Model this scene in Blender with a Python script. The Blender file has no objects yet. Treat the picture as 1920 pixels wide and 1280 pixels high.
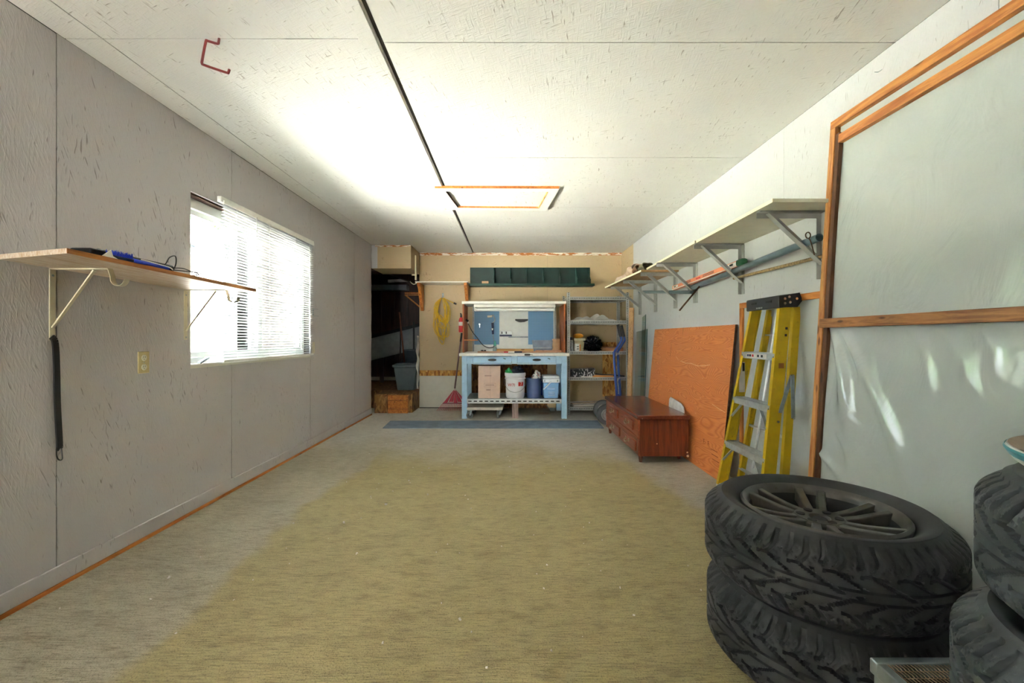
import bpy, bmesh, math, random
import numpy as np
from mathutils import Vector, Matrix, Euler
random.seed(7); RNG = np.random.default_rng(7)
scene = bpy.context.scene
C = scene.collection
R = math.radians

# ------------------------------------------------------------------ camera, world, sun, exposure
FOC, CX, CY, CAMH = 820.0, 957.0, 634.0, 1.079
cam_d = bpy.data.cameras.new('camera'); cam = bpy.data.objects.new('camera', cam_d); C.objects.link(cam)
cam_d.sensor_width = 36.0; cam_d.lens = 36.0*FOC/1920
cam_d.shift_x = (960-CX)/1920; cam_d.shift_y = -(640-CY)/1920
cam_d.clip_start = 0.02; cam_d.clip_end = 300
cam.location = (0, 0, CAMH); cam.rotation_euler = (R(90), 0, 0)
scene.camera = cam

world = bpy.data.worlds.new('sky'); scene.world = world; world.use_nodes = True
wn = world.node_tree; wn.nodes.clear()
wo = wn.nodes.new('ShaderNodeOutputWorld'); wb = wn.nodes.new('ShaderNodeBackground')
wb.inputs['Color'].default_value = (0.80, 0.90, 1.0, 1); wb.inputs['Strength'].default_value = 1.5
wn.links.new(wb.outputs[0], wo.inputs[0])
sun_d = bpy.data.lights.new('sun', 'SUN'); sun = bpy.data.objects.new('sun', sun_d); C.objects.link(sun)
sun_d.energy = 58.0; sun_d.angle = R(0.6); sun_d.color = (1.0, 0.975, 0.93)
sun.rotation_euler = Vector((-0.54, -0.10, -0.84)).to_track_quat('-Z', 'Y').to_euler()   # from the right, above the roof

vs = scene.view_settings
vs.view_transform = 'Standard'; vs.look = 'None'; vs.gamma = 1.0; vs.use_curve_mapping = False
vs.exposure = 3.55
scene.cycles.max_bounces = 9; scene.cycles.diffuse_bounces = 6; scene.cycles.glossy_bounces = 3
scene.cycles.adaptive_threshold = 0.015; scene.cycles.transparent_max_bounces = 12; scene.cycles.sample_clamp_indirect = 12.0

# room numbers (metres; camera stands at x=0, y=0)
XL, XR, YB, ZC = -1.967, 1.72, 6.75, 2.40
YF = -1.6                                    # wall behind the camera
YE = 6.19                                    # end of the left wall
def P(px, py, Y):
    return Vector(((px-CX)*Y/FOC, Y, CAMH-(py-CY)*Y/FOC))

# ------------------------------------------------------------------ helpers
WM = {}
def tag(o, label=None, cat=None, group=None, kind=None):
    if label: o['label'] = label
    if cat: o['category'] = cat
    if group: o['group'] = group
    if kind: o['kind'] = kind
    return o
def thing(name, label, cat, loc=(0,0,0), rot=(0,0,0), group=None):
    o = bpy.data.objects.new(name, None); C.objects.link(o)
    o.empty_display_size = 0.05
    o.location = loc; o.rotation_euler = rot
    WM[o.name] = Matrix.Translation(loc) @ Euler(rot).to_matrix().to_4x4()
    return tag(o, label, cat, group)

class G:
    def __init__(s): s.v = []; s.f = []; s.uv = {}
    def add(s, vs_, fs):
        b = len(s.v); s.v += [Vector(p) for p in vs_]; s.f += [tuple(i+b for i in f) for f in fs]; return b
    def box(s, x0, x1, y0, y1, z0, z1):
        return s.hexa([(x0,y0,z0),(x1,y0,z0),(x1,y1,z0),(x0,y1,z0),(x0,y0,z1),(x1,y0,z1),(x1,y1,z1),(x0,y1,z1)])
    def hexa(s, p):
        s.add(p, [(0,3,2,1),(4,5,6,7),(0,1,5,4),(1,2,6,5),(2,3,7,6),(3,0,4,7)]); return s
    def obox(s, c, size, M=None):
        M = M or Matrix.Identity(3); c = Vector(c); a, b, d = (size[0]/2, size[1]/2, size[2]/2)
        return s.hexa([c + M @ Vector(q) for q in [(-a,-b,-d),(a,-b,-d),(a,b,-d),(-a,b,-d),(-a,-b,d),(a,-b,d),(a,b,d),(-a,b,d)]])
    def frame(s, p0, p1, up):
        d = (Vector(p1)-Vector(p0)); L = d.length; d = d/L; up = Vector(up)
        x = d.cross(up)
        if x.length < 1e-5: x = d.cross(Vector((1,0,0)))
        x.normalize(); y = x.cross(d)
        return Matrix((x, d, y)).transposed(), L
    def beam(s, p0, p1, w, h, up=(0,0,1)):
        M, L = s.frame(p0, p1, up)
        return s.obox((Vector(p0)+Vector(p1))/2, (w, L, h), M)
    def cyl(s, p0, p1, r0, r1=None, n=16, cap=True):
        r1 = r0 if r1 is None else r1
        M, L = s.frame(p0, p1, (0,0,1)); p0 = Vector(p0); p1 = Vector(p1)
        vs_ = []
        for p, r in ((p0, r0), (p1, r1)):
            for k in range(n):
                a = 2*math.pi*k/n; vs_.append(p + M @ Vector((r*math.cos(a), 0, r*math.sin(a))))
        fs = [(k, (k+1) % n, n+(k+1) % n, n+k) for k in range(n)]
        if cap: fs += [tuple(range(n))[::-1], tuple(range(n, 2*n))]
        s.add(vs_, fs); return s
    def tube(s, pts, r, n=8, closed=False, cap=True):
        pts = [Vector(p) for p in pts]; m = len(pts); vs_ = []; prev = None
        rr = r if isinstance(r, (list, tuple)) else [r]*m
        for i, p in enumerate(pts):
            if closed: t = pts[(i+1) % m]-pts[i-1]
            else: t = pts[min(i+1, m-1)]-pts[max(i-1, 0)]
            t.normalize()
            if prev is None:
                prev = t.cross(Vector((0.31, 0.17, 0.93)))
                if prev.length < 1e-3: prev = t.cross(Vector((1, 0, 0)))
            x = prev - t*prev.dot(t); x.normalize(); prev = x; y = t.cross(x)
            for k in range(n):
                a = 2*math.pi*k/n; vs_.append(p + (x*math.cos(a)+y*math.sin(a))*rr[i])
        fs = []
        for i in range(m if closed else m-1):
            j = (i+1) % m
            for k in range(n):
                fs.append((i*n+k, i*n+(k+1) % n, j*n+(k+1) % n, j*n+k))
        if cap and not closed: fs += [tuple(range(n))[::-1], tuple(range((m-1)*n, m*n))]
        s.add(vs_, fs); return s
    def lathe(s, prof, n=32, c=(0,0,0), M=None, a0=0.0, a1=2*math.pi):
        c = Vector(c); M = M or Matrix.Identity(3); m = len(prof); full = abs(a1-a0-2*math.pi) < 1e-6
        nn = n if full else n+1; vs_ = []
        for k in range(nn):
            a = a0+(a1-a0)*k/n
            for r, z in prof: vs_.append(c + M @ Vector((r*math.cos(a), r*math.sin(a), z)))
        fs = []
        for k in range(n):
            j = (k+1) % nn
            for i in range(m-1): fs.append((k*m+i, j*m+i, j*m+i+1, k*m+i+1))
        s.add(vs_, fs); return s
    def prism(s, poly, a0, a1, axis='y'):
        n = len(poly); vs_ = []
        for a in (a0, a1):
            for (u, w) in poly:
                vs_.append({'x': (a, u, w), 'y': (u, a, w), 'z': (u, w, a)}[axis])
        fs = [(k, (k+1) % n, n+(k+1) % n, n+k) for k in range(n)] + [tuple(range(n))[::-1], tuple(range(n, 2*n))]
        s.add(vs_, fs); return s
    def grid(s, fn, nu, nv):
        vs_ = [fn(i/nu, j/nv) for j in range(nv+1) for i in range(nu+1)]
        fs = [(j*(nu+1)+i, j*(nu+1)+i+1, (j+1)*(nu+1)+i+1, (j+1)*(nu+1)+i) for j in range(nv) for i in range(nu)]
        s.add(vs_, fs); return s
    def blob(s, c, rad, seed=0, amp=0.12, n=18, m=12, fr=3.0, flat=None):
        rg = np.random.default_rng(seed); ph = rg.uniform(0, 6.28, (8, 4)); c = Vector(c); vs_ = []
        for j in range(m+1):
            t = math.pi*j/m
            for i in range(n):
                a = 2*math.pi*i/n
                d = Vector((math.sin(t)*math.cos(a), math.sin(t)*math.sin(a), math.cos(t)))
                k = 1+amp*sum(math.sin(fr*(1+0.5*q)*(d.x*math.cos(ph[q,0])+d.y*math.sin(ph[q,1])+d.z*math.cos(ph[q,2]))+ph[q,3]) for q in range(6))/2.2
                p = Vector((d.x*rad[0]*k, d.y*rad[1]*k, d.z*rad[2]*k))
                if flat is not None: p.z = max(p.z, flat)
                vs_.append(c+p)
        fs = [(j*n+i, (j+1)*n+i, (j+1)*n+(i+1) % n, j*n+(i+1) % n) for j in range(m) for i in range(n)]
        s.add(vs_, fs); return s
    def build(s, name, mat, parent=None, local=False, bevel=0, smooth=True, solid=0, ang=38, merge=True):
        me = bpy.data.meshes.new(name)
        V = s.v
        if parent is not None and not local:
            Mi = WM[parent.name].inverted(); V = [Mi @ p for p in V]
        org = Vector((0,0,0))
        if parent is None:
            a = np.array([tuple(p) for p in V]); lo = a.min(0); hi = a.max(0)
            org = Vector(((lo[0]+hi[0])/2, (lo[1]+hi[1])/2, lo[2])); V = [p-org for p in V]
        me.from_pydata([tuple(p) for p in V], [], s.f)
        bm = bmesh.new(); bm.from_mesh(me)
        if merge: bmesh.ops.remove_doubles(bm, verts=bm.verts, dist=1e-5)
        bmesh.ops.recalc_face_normals(bm, faces=bm.faces); bm.to_mesh(me); bm.free()
        if mat is not None: me.materials.append(mat)
        if smooth:
            me.polygons.foreach_set('use_smooth', [True]*len(me.polygons))
            me.set_sharp_from_angle(angle=R(ang))
        o = bpy.data.objects.new(name, me); C.objects.link(o)
        if parent is not None: o.parent = parent; WM[o.name] = WM[parent.name].copy()
        else: o.location = org; WM[o.name] = Matrix.Translation(org)
        if solid:
            m_ = o.modifiers.new('thickness', 'SOLIDIFY'); m_.thickness = solid; m_.offset = 0
        if bevel:
            m_ = o.modifiers.new('bevel', 'BEVEL'); m_.width = bevel; m_.segments = 2; m_.limit_method = 'ANGLE'; m_.angle_limit = R(40)
        return o
def one(name, g, mat, label, cat, group=None, **k):
    return tag(g.build(name, mat, None, **k), label, cat, group)
def struct(name, g, mat, **k):
    return tag(g.build(name, mat, None, **k), kind='structure')
def copy_part(o, parent=None, loc=None):
    c = o.copy(); C.objects.link(c)
    if parent is not None: c.parent = parent; WM[c.name] = WM[parent.name].copy()
    if loc is not None: c.location = loc
    return c
def copy_tree(o, parent=None):
    c = o.copy(); C.objects.link(c); c.parent = parent
    for ch in o.children: copy_tree(ch, c)
    return c
def spline(pts, per=8, closed=False):
    pts = [Vector(p) for p in pts]; n = len(pts); out = []
    for i in range(n if closed else n-1):
        if closed: p0, p1, p2, p3 = pts[i-1], pts[i], pts[(i+1) % n], pts[(i+2) % n]
        else: p0, p1, p2, p3 = pts[max(i-1,0)], pts[i], pts[i+1], pts[min(i+2,n-1)]
        for k in range(per):
            t = k/per
            out.append(0.5*((2*p1)+(p2-p0)*t+(2*p0-5*p1+4*p2-p3)*t*t+(3*p1-p0-3*p2+p3)*t**3))
    if not closed: out.append(pts[-1])
    return out
def text(name, s, size, mat, parent, loc, rot, world=True):
    cu = bpy.data.curves.new(name, 'FONT'); cu.body = s; cu.size = size; cu.align_x = 'CENTER'; cu.align_y = 'CENTER'; cu.extrude = 0.0004
    tmp = bpy.data.objects.new('tmp', cu); C.objects.link(tmp)
    bpy.context.view_layer.update()
    me = bpy.data.meshes.new_from_object(tmp.evaluated_get(bpy.context.evaluated_depsgraph_get()))
    bpy.data.objects.remove(tmp); me.materials.append(mat)
    o = bpy.data.objects.new(name, me); C.objects.link(o); o.parent = parent
    M = Matrix.Translation(loc) @ Euler(rot).to_matrix().to_4x4()
    o.matrix_local = (WM[parent.name].inverted() @ M) if world else M
    return o

# ------------------------------------------------------------------ materials
def lin(c):
    return tuple(((v/255)/12.92 if v/255 <= 0.04045 else ((v/255+0.055)/1.055)**2.4) for v in c)+(1,)
class N:
    def __init__(s, name):
        s.m = bpy.data.materials.new(name); s.m.use_nodes = True; s.t = s.m.node_tree; s.t.nodes.clear()
        s.out = s.t.nodes.new('ShaderNodeOutputMaterial'); s.b = s.t.nodes.new('ShaderNodeBsdfPrincipled')
        s.t.links.new(s.b.outputs[0], s.out.inputs[0])
    def lk(s, inp, v):
        if hasattr(v, 'is_linked'): s.t.links.new(v, inp)
        elif isinstance(v, (tuple, list)): inp.default_value = v if len(v) == len(inp.default_value) else tuple(v)+(1,)
        else: inp.default_value = v
    def pos(s): return s.t.nodes.new('ShaderNodeNewGeometry').outputs['Position']
    def obj(s): return s.t.nodes.new('ShaderNodeTexCoord').outputs['Object']
    def uv(s): return s.t.nodes.new('ShaderNodeTexCoord').outputs['UV']
    def map(s, v, scale=(1,1,1), rot=(0,0,0), loc=(0,0,0)):
        n = s.t.nodes.new('ShaderNodeMapping'); s.lk(n.inputs['Vector'], v)
        n.inputs['Scale'].default_value = scale; n.inputs['Rotation'].default_value = rot; n.inputs['Location'].default_value = loc
        return n.outputs[0]
    def noise(s, v, sc=5, det=3, ro=0.55, dist=0.0):
        n = s.t.nodes.new('ShaderNodeTexNoise'); s.lk(n.inputs['Vector'], v)
        n.inputs['Scale'].default_value = sc; n.inputs['Detail'].default_value = det; n.inputs['Roughness'].default_value = ro; n.inputs['Distortion'].default_value = dist
        return n.outputs['Fac']
    def wave(s, v, sc=5, dist=4, det=2, dsc=1.0, direction='X', prof='SIN'):
        n = s.t.nodes.new('ShaderNodeTexWave'); s.lk(n.inputs['Vector'], v); n.bands_direction = direction; n.wave_profile = prof
        n.inputs['Scale'].default_value = sc; n.inputs['Distortion'].default_value = dist; n.inputs['Detail'].default_value = det; n.inputs['Detail Scale'].default_value = dsc
        return n.outputs['Fac']
    def vor(s, v, sc=5, feat='F1', out='Distance'):
        n = s.t.nodes.new('ShaderNodeTexVoronoi'); n.feature = feat; s.lk(n.inputs['Vector'], v); n.inputs['Scale'].default_value = sc
        return n.outputs[out]
    def step(s, v, a, b, lo=0.0, hi=1.0):
        n = s.t.nodes.new('ShaderNodeMapRange'); n.interpolation_type = 'SMOOTHSTEP'; s.lk(n.inputs[0], v)
        n.inputs[1].default_value = a; n.inputs[2].default_value = b; n.inputs[3].default_value = lo; n.inputs[4].default_value = hi
        return n.outputs[0]
    def mth(s, op, a, b=0.0):
        n = s.t.nodes.new('ShaderNodeMath'); n.operation = op; s.lk(n.inputs[0], a); s.lk(n.inputs[1], b); return n.outputs[0]
    def sep(s, v):
        n = s.t.nodes.new('ShaderNodeSeparateXYZ'); s.lk(n.inputs[0], v); return n.outputs
    def mix(s, fac, a, b):
        n = s.t.nodes.new('ShaderNodeMix'); n.data_type = 'RGBA'; s.lk(n.inputs[0], fac); s.lk(n.inputs[6], a); s.lk(n.inputs[7], b); return n.outputs[2]
    def bump(s, h, st=0.3, d=0.005):
        n = s.t.nodes.new('ShaderNodeBump'); n.inputs['Strength'].default_value = st; n.inputs['Distance'].default_value = d
        s.lk(n.inputs['Height'], h)
        if s.b.inputs['Normal'].is_linked: s.t.links.new(s.b.inputs['Normal'].links[0].from_socket, n.inputs['Normal'])
        s.t.links.new(n.outputs[0], s.b.inputs['Normal'])
    def set(s, color=None, rough=None, metal=None, **k):
        if color is not None: s.lk(s.b.inputs['Base Color'], color)
        if rough is not None: s.lk(s.b.inputs['Roughness'], rough)
        if metal is not None: s.lk(s.b.inputs['Metallic'], metal)
        for q, v in k.items(): s.lk(s.b.inputs[q.replace('_', ' ')], v)
        return s.m
def plain(name, rgb, rough=0.5, metal=0.0, var=0.12, sc=14, bump=0.0, dirt=None, **k):
    n = N(name); c = lin(rgb); p = n.pos()
    d = tuple(v*(1-var) for v in c[:3])+(1,); l = tuple(min(1, v*(1+var)) for v in c[:3])+(1,)
    col = n.mix(n.step(n.noise(p, sc, 2), 0.3, 0.7), d, l)
    if dirt: col = n.mix(n.step(n.noise(p, sc*1.7, 6, 0.7), 0.60, 0.72), col, lin(dirt))
    if bump: n.bump(n.noise(p, sc*8, 4), bump, 0.003)
    return n.set(col, rough, metal, **k)
def wood(name, rgb, rgb2, axis='x', sc=1.0, rough=0.55, knots=True, wear=None):
    n = N(name); p = n.pos()
    st = {'x': (1.2, 14, 14), 'y': (14, 1.2, 14), 'z': (14, 14, 1.2)}[axis]
    q = n.map(p, tuple(v*sc for v in st))
    g = n.noise(q, 2.0, 5, 0.6, 1.2)
    col = n.mix(n.step(g, 0.32, 0.68), lin(rgb), lin(rgb2))
    f = n.noise(n.map(p, tuple(v*sc*5 for v in st)), 2.0, 3)
    col = n.mix(n.step(f, 0.55, 0.75, 0, 0.45), col, tuple(v*0.55 for v in lin(rgb2)[:3])+(1,))
    if knots:
        k = n.vor(n.map(p, tuple((3.0 if v < 5 else 9.0)*sc for v in st), loc=(1.3, 2.1, 0.7)), 1.3)
        col = n.mix(n.step(k, 0.07, 0.15, 0.75, 0), col, tuple(v*0.22 for v in lin(rgb2)[:3])+(1,))
    if wear: col = n.mix(n.step(n.noise(p, 25*sc, 5, 0.7), 0.62, 0.68), col, lin(wear))
    n.bump(f, 0.15, 0.002)
    return n.set(col, rough)
def osb_paint(name, rgb, fleck, axis='x', dens=0.5, rough=0.6, vert=False, bump=0.5):
    """painted strand board: flat colour, thin raised strands whose edges show through the paint"""
    n = N(name); p = n.pos(); c = lin(rgb)
    msk = n.noise(p, 3.4, 2)
    col = n.mix(msk, tuple(v*0.93 for v in c[:3])+(1,), tuple(min(1, v*1.05) for v in c[:3])+(1,))
    if vert: col = n.mix(n.step(n.noise(p, 1.4, 2), 0.60, 0.78, 0, 0.35), col, tuple(v*0.72 for v in c[:3])+(1,))
    hs = None
    for k, a in enumerate(((4, -22) if vert else (25, 100))):
        ang = R(a)
        rot = {'x': (ang, 0, 0), 'z': (0, 0, ang), 'y': (0, ang, 0)}[axis]
        sc = {'x': (5, 120, 15), 'z': (15, 120, 5), 'y': (15, 5, 120)}[axis]
        q = n.map(n.map(p, rot=rot, loc=(k*3.1, k*1.7, k*2.3)), scale=sc)      # rotate first, then stretch
        s_ = n.noise(q, 1.0, 1, 0.5, 0.5)
        hs = s_ if hs is None else n.mth('MAXIMUM', hs, s_)
    lev = n.mth('ADD', hs, n.mth('MULTIPLY', n.mth('SUBTRACT', msk, 0.5), 0.35))
    fl = n.step(lev, 0.74-0.06*dens, 0.86-0.06*dens, 0, 0.7)
    col = n.mix(fl, col, lin(fleck))
    n.bump(hs, bump, 0.004)
    return n.set(col, rough)
def osb_raw(name, cols=((205,150,70),(160,100,40),(225,180,105)), sc=1.0):
    n = N(name); p = n.pos()
    v = n.vor(n.map(p, (22*sc, 22*sc, 9*sc), rot=(0.3, 0.4, 0.5)), 1.6, 'F1', 'Color')
    s_ = n.sep(v)
    col = n.mix(n.step(s_[0], 0.3, 0.7), lin(cols[0]), lin(cols[1]))
    col = n.mix(n.step(s_[1], 0.5, 0.9), col, lin(cols[2]))
    g = n.noise(n.map(p, (60*sc, 60*sc, 14*sc)), 1.5, 3)
    col = n.mix(n.step(g, 0.45, 0.75, 0, 0.5), col, tuple(x*0.4 for x in lin(cols[1])[:3])+(1,))
    n.bump(s_[2], 0.3, 0.004)
    return n.set(col, 0.7)

M_ceil = osb_paint('painted_ceiling_board', (217, 216, 210), (126, 116, 98), 'z', 0.75)
M_wl = osb_paint('painted_wall_board_grey', (190, 186, 185), (104, 94, 88), 'x', 0.6, vert=True)
M_wr = osb_paint('painted_wall_board_pale', (190, 191, 192), (120, 114, 104), 'x', 0.2, vert=True)
M_tan = osb_paint('tan_wall_board', (190, 168, 132), (112, 86, 54), 'y', 0.4)
M_dry = plain('white_drywall', (214, 212, 198), 0.7, var=0.05, sc=6, dirt=None)
M_osb = osb_raw('bare_strand_board')
M_osbd = osb_raw('old_strand_board', ((150,105,55),(110,70,32),(175,130,75)))
M_gap = plain('dark_joint', (70, 66, 60), 0.9)
M_trimw = wood('painted_trim_grey', (182,178,180), (172,168,170), 'y', 1, knots=False)
M_orange = wood('raw_orange_lumber', (214, 140, 62), (178, 98, 36), 'y', 1)
M_orangez = wood('raw_orange_lumber_upright', (208, 138, 62), (170, 94, 36), 'z', 1)
M_pine = wood('pale_pine', (222, 182, 120), (196, 146, 84), 'x', 1)
M_white = plain('white_paint', (232, 230, 222), 0.45, var=0.03)
M_cream = plain('cream_laminate', (226, 220, 190), 0.4, var=0.03)
M_beige = plain('beige_metal', (206, 198, 172), 0.4, 0.1, var=0.05)
M_black = plain('black_plastic', (24, 24, 26), 0.4, var=0.2)
M_blackr = plain('black_rubber', (30, 31, 32), 0.7, var=0.25)
M_brkt = plain('grey_painted_steel', (168, 168, 164), 0.45, 0.2, var=0.08)
M_galv = plain('galvanised_steel', (150, 160, 164), 0.35, 0.8, var=0.15, sc=30)
M_alu = plain('aluminium', (196, 202, 202), 0.35, 0.75, var=0.08, sc=40)
M_chrome = plain('bright_steel', (200, 200, 198), 0.2, 0.9, var=0.05)
M_rust = plain('rusty_steel', (92, 62, 44), 0.7, 0.3, var=0.3, sc=40)
M_red = plain('red_paint', (196, 34, 38), 0.35, var=0.1)
M_blue = plain('blue_enamel', (32, 74, 150), 0.3, var=0.1)
M_navy = plain('navy_plastic', (28, 40, 84), 0.4, var=0.1)
M_brightblue = plain('bright_blue_plastic', (26, 62, 205), 0.35, var=0.08)
M_bench = plain('pale_blue_paint', (166, 204, 232), 0.5, var=0.05, dirt=(146, 182, 208))
M_green = plain('dark_green_paint', (9, 44, 39), 0.5, var=0.12)
M_greenl = plain('green_paint', (14, 62, 53), 0.45, var=0.12)
M_cardb = plain('cardboard', (198, 160, 124), 0.8, var=0.06)
M_pinkcard = plain('pale_pink_cardboard', (222, 194, 178), 0.8, var=0.04)
M_yellow = plain('yellow_cord', (214, 172, 14), 0.5, var=0.1)
M_fiber = plain('yellow_fibreglass', (198, 166, 14), 0.42, var=0.08, dirt=(160, 130, 16))
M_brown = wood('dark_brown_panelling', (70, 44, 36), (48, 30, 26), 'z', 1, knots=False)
M_greyboard = plain('grey_board', (156, 160, 164), 0.6, var=0.08)
M_tote = plain('grey_green_plastic', (86, 100, 102), 0.4, var=0.06)
M_glass = N('window_glass'); M_glass.b.inputs['Transmission Weight'].default_value = 1.0
M_glass = M_glass.set((0.97, 0.99, 0.99, 1), 0.0, 0.0, IOR=1.01)
M_lbl = plain('pale_label', (216, 210, 200), 0.6)
M_txt = plain('dark_print', (40, 38, 38), 0.7)
def slot_mat(name, rgb, pitch, along=0.45, band=0.28):
    n = N(name); s_ = n.sep(n.uv()); c = lin(rgb)
    a = n.mth('FRACT', n.mth('DIVIDE', s_[0], pitch)); m1 = n.step(n.mth('ABSOLUTE', n.mth('SUBTRACT', a, 0.5)), along/2-0.03, along/2+0.03, 1, 0)
    m2 = n.step(n.mth('ABSOLUTE', n.mth('SUBTRACT', s_[1], 0.5)), band/2-0.04, band/2+0.04, 1, 0)
    col = n.mix(n.step(n.noise(n.pos(), 20, 4), 0.3, 0.7), tuple(v*0.85 for v in c[:3])+(1,), c)
    col = n.mix(n.mth('MULTIPLY', m1, m2), col, (0.012, 0.012, 0.014, 1))
    return n.set(col, 0.45, 0.35)
M_slot = slot_mat('slotted_angle_steel', (186, 188, 186), 0.024)
M_slotl = slot_mat('long_slotted_steel', (206, 210, 212), 0.074, 0.62, 0.25)
def angle_iron(p0, p1, n1, n2, w, mat, name, parent, t=0.003):
    """an L-section between p0 and p1 with flanges along n1 and n2; uv: metres along, 0..1 across"""
    p0 = Vector(p0); p1 = Vector(p1); n1 = Vector(n1).normalized(); n2 = Vector(n2).normalized(); L = (p1-p0).length
    V, F, UV = [], [], []
    for a, b in ((n1, n2), (n2, n1)):
        for o_ in (0, t):
            k = len(V); q = b*o_
            V += [p0+q, p1+q, p1+a*w+q, p0+a*w+q]; F.append((k, k+1, k+2, k+3)); UV += [(0,0),(L,0),(L,1),(0,1)]
        k = len(V)
        V += [p0+a*w, p1+a*w, p1+a*w+b*t, p0+a*w+b*t]; F.append((k, k+1, k+2, k+3)); UV += [(0,0),(L,0),(L,0.05),(0,0.05)]
    Mi = WM[parent.name].inverted()
    me = bpy.data.meshes.new(name); me.from_pydata([tuple(Mi @ v) for v in V], [], F); me.materials.append(mat)
    l = me.uv_layers.new(name='UVMap')
    for i, u in enumerate(UV): l.data[i].uv = u
    o = bpy.data.objects.new(name, me); C.objects.link(o); o.parent = parent; WM[o.name] = WM[parent.name].copy()
    return o
# window glass: clear, with a faint reflection
def glass_mat(name, tint=(0.97, 0.99, 0.985, 1), refl=0.07, rough=0.02):
    m = bpy.data.materials.new(name); m.use_nodes = True; t = m.node_tree; t.nodes.clear()
    o = t.nodes.new('ShaderNodeOutputMaterial'); mx = t.nodes.new('ShaderNodeMixShader'); tr = t.nodes.new('ShaderNodeBsdfTransparent'); gl = t.nodes.new('ShaderNodeBsdfGlossy')
    tr.inputs[0].default_value = tint; gl.inputs['Roughness'].default_value = rough; mx.inputs[0].default_value = refl
    t.links.new(tr.outputs[0], mx.inputs[1]); t.links.new(gl.outputs[0], mx.inputs[2]); t.links.new(mx.outputs[0], o.inputs[0])
    return m
M_pane = glass_mat('clear_window_glass')

# ------------------------------------------------------------------ floor
def floor_mat():
    n = N('stained_concrete'); p = n.pos(); s_ = n.sep(p)
    wob = n.noise(p, 1.3, 3, 0.6); wob2 = wob
    olive = n.mix(wob, lin((168, 154, 108)), lin((190, 176, 130)))
    grey = n.mix(wob, lin((172, 164, 150)), lin((200, 194, 182)))
    # bare paler band along the left wall, with its own edge
    x_ = n.mth('ADD', s_[0], n.mth('MULTIPLY', n.mth('SUBTRACT', wob, 0.5), 0.6))
    bare = n.step(x_, -1.32, -1.20, 0.6, 0)
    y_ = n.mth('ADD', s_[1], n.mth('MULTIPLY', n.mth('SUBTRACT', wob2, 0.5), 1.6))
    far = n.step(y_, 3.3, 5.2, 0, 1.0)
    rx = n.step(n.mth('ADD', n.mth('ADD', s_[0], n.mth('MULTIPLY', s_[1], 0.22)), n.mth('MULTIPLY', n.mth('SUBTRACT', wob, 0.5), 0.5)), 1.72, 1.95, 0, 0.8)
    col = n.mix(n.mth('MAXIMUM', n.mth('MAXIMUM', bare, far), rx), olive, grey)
    col = n.mix(n.step(y_, 3.6, 5.6, 0, 0.8), col, lin((222, 219, 208)))  # paler far concrete, lightened further to stand in for window light
    # brown worn scuffs and small rust spots
    q = n.map(p, (3.4, 9.0, 1))
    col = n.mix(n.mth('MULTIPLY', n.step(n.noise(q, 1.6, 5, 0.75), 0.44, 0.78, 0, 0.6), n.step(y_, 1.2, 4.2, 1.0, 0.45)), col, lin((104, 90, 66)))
    col = n.mix(n.step(n.vor(n.map(p, (1, 1, 1), loc=(0.35, 0.2, 0)), 0.9), 0.05, 0.12, 0.5, 0), col, lin((176, 118, 40)))
    fine = n.noise(n.map(p, (14, 150, 1)), 1.0, 4, 0.7)
    grit = n.noise(p, 170, 2, 0.6)
    col = n.mix(n.step(fine, 0.42, 0.75, 0, 0.62), col, lin((84, 76, 58)))
    col = n.mix(n.step(grit, 0.52, 0.70, 0, 0.55), col, lin((76, 68, 52)))
    n.bump(n.mth('ADD', fine, n.mth('MULTIPLY', grit, 0.45)), 0.8, 0.008)
    return n.set(col, 0.78)
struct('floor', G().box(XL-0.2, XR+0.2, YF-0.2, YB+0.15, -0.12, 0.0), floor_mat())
gm = plain('pale_outdoor_concrete', (212, 210, 204), 0.9, var=0.06, sc=0.6)
struct('ground_outside', G().box(-45, 20, -20, 45, -0.3, -0.121), gm)
struct('added_lawn', G().box(-45, -10.0, -20, 45, -0.12, -0.10), plain('added_lawn_green', (114, 120, 90), 0.9, var=0.2, sc=3))  # lawn added to weaken the outdoor light bounced onto the right wall

# ------------------------------------------------------------------ ceiling and its boards
ceil = struct('ceiling', G().box(-2.28, XR+0.22, YF-0.2, YB+0.15, ZC+0.012, ZC+0.25), M_gap)
g5 = 0.0025
def panel_z(x0, x1, y0, y1):
    G().box(x0+g5, x1-g5, y0+g5, y1-g5, ZC, ZC+0.0125).build('ceiling_panel', M_ceil, ceil)
for a, b in zip([YF, 0.735, 1.955, 3.2, 4.41, 5.62], [0.735, 1.955, 3.2, 4.41, 5.62, YB]): panel_z(-0.568, XR, a, b)
for a, b in zip([YF, 1.93, 4.40], [1.93, 4.40, YB]): panel_z(-1.80, -0.585, a, b)
for a, b in zip([YF, 1.93, 4.40], [1.93, 4.40, YE]): panel_z(XL, -1.80, a, b)
G().box(-0.668, -0.592, YF, 3.78, ZC-0.009, ZC+0.001).build('batten', M_ceil, ceil, bevel=0.002)
G().box(-0.668, -0.592, 4.45, YB, ZC-0.009, ZC+0.001).build('batten', M_ceil, ceil, bevel=0.002)

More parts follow.
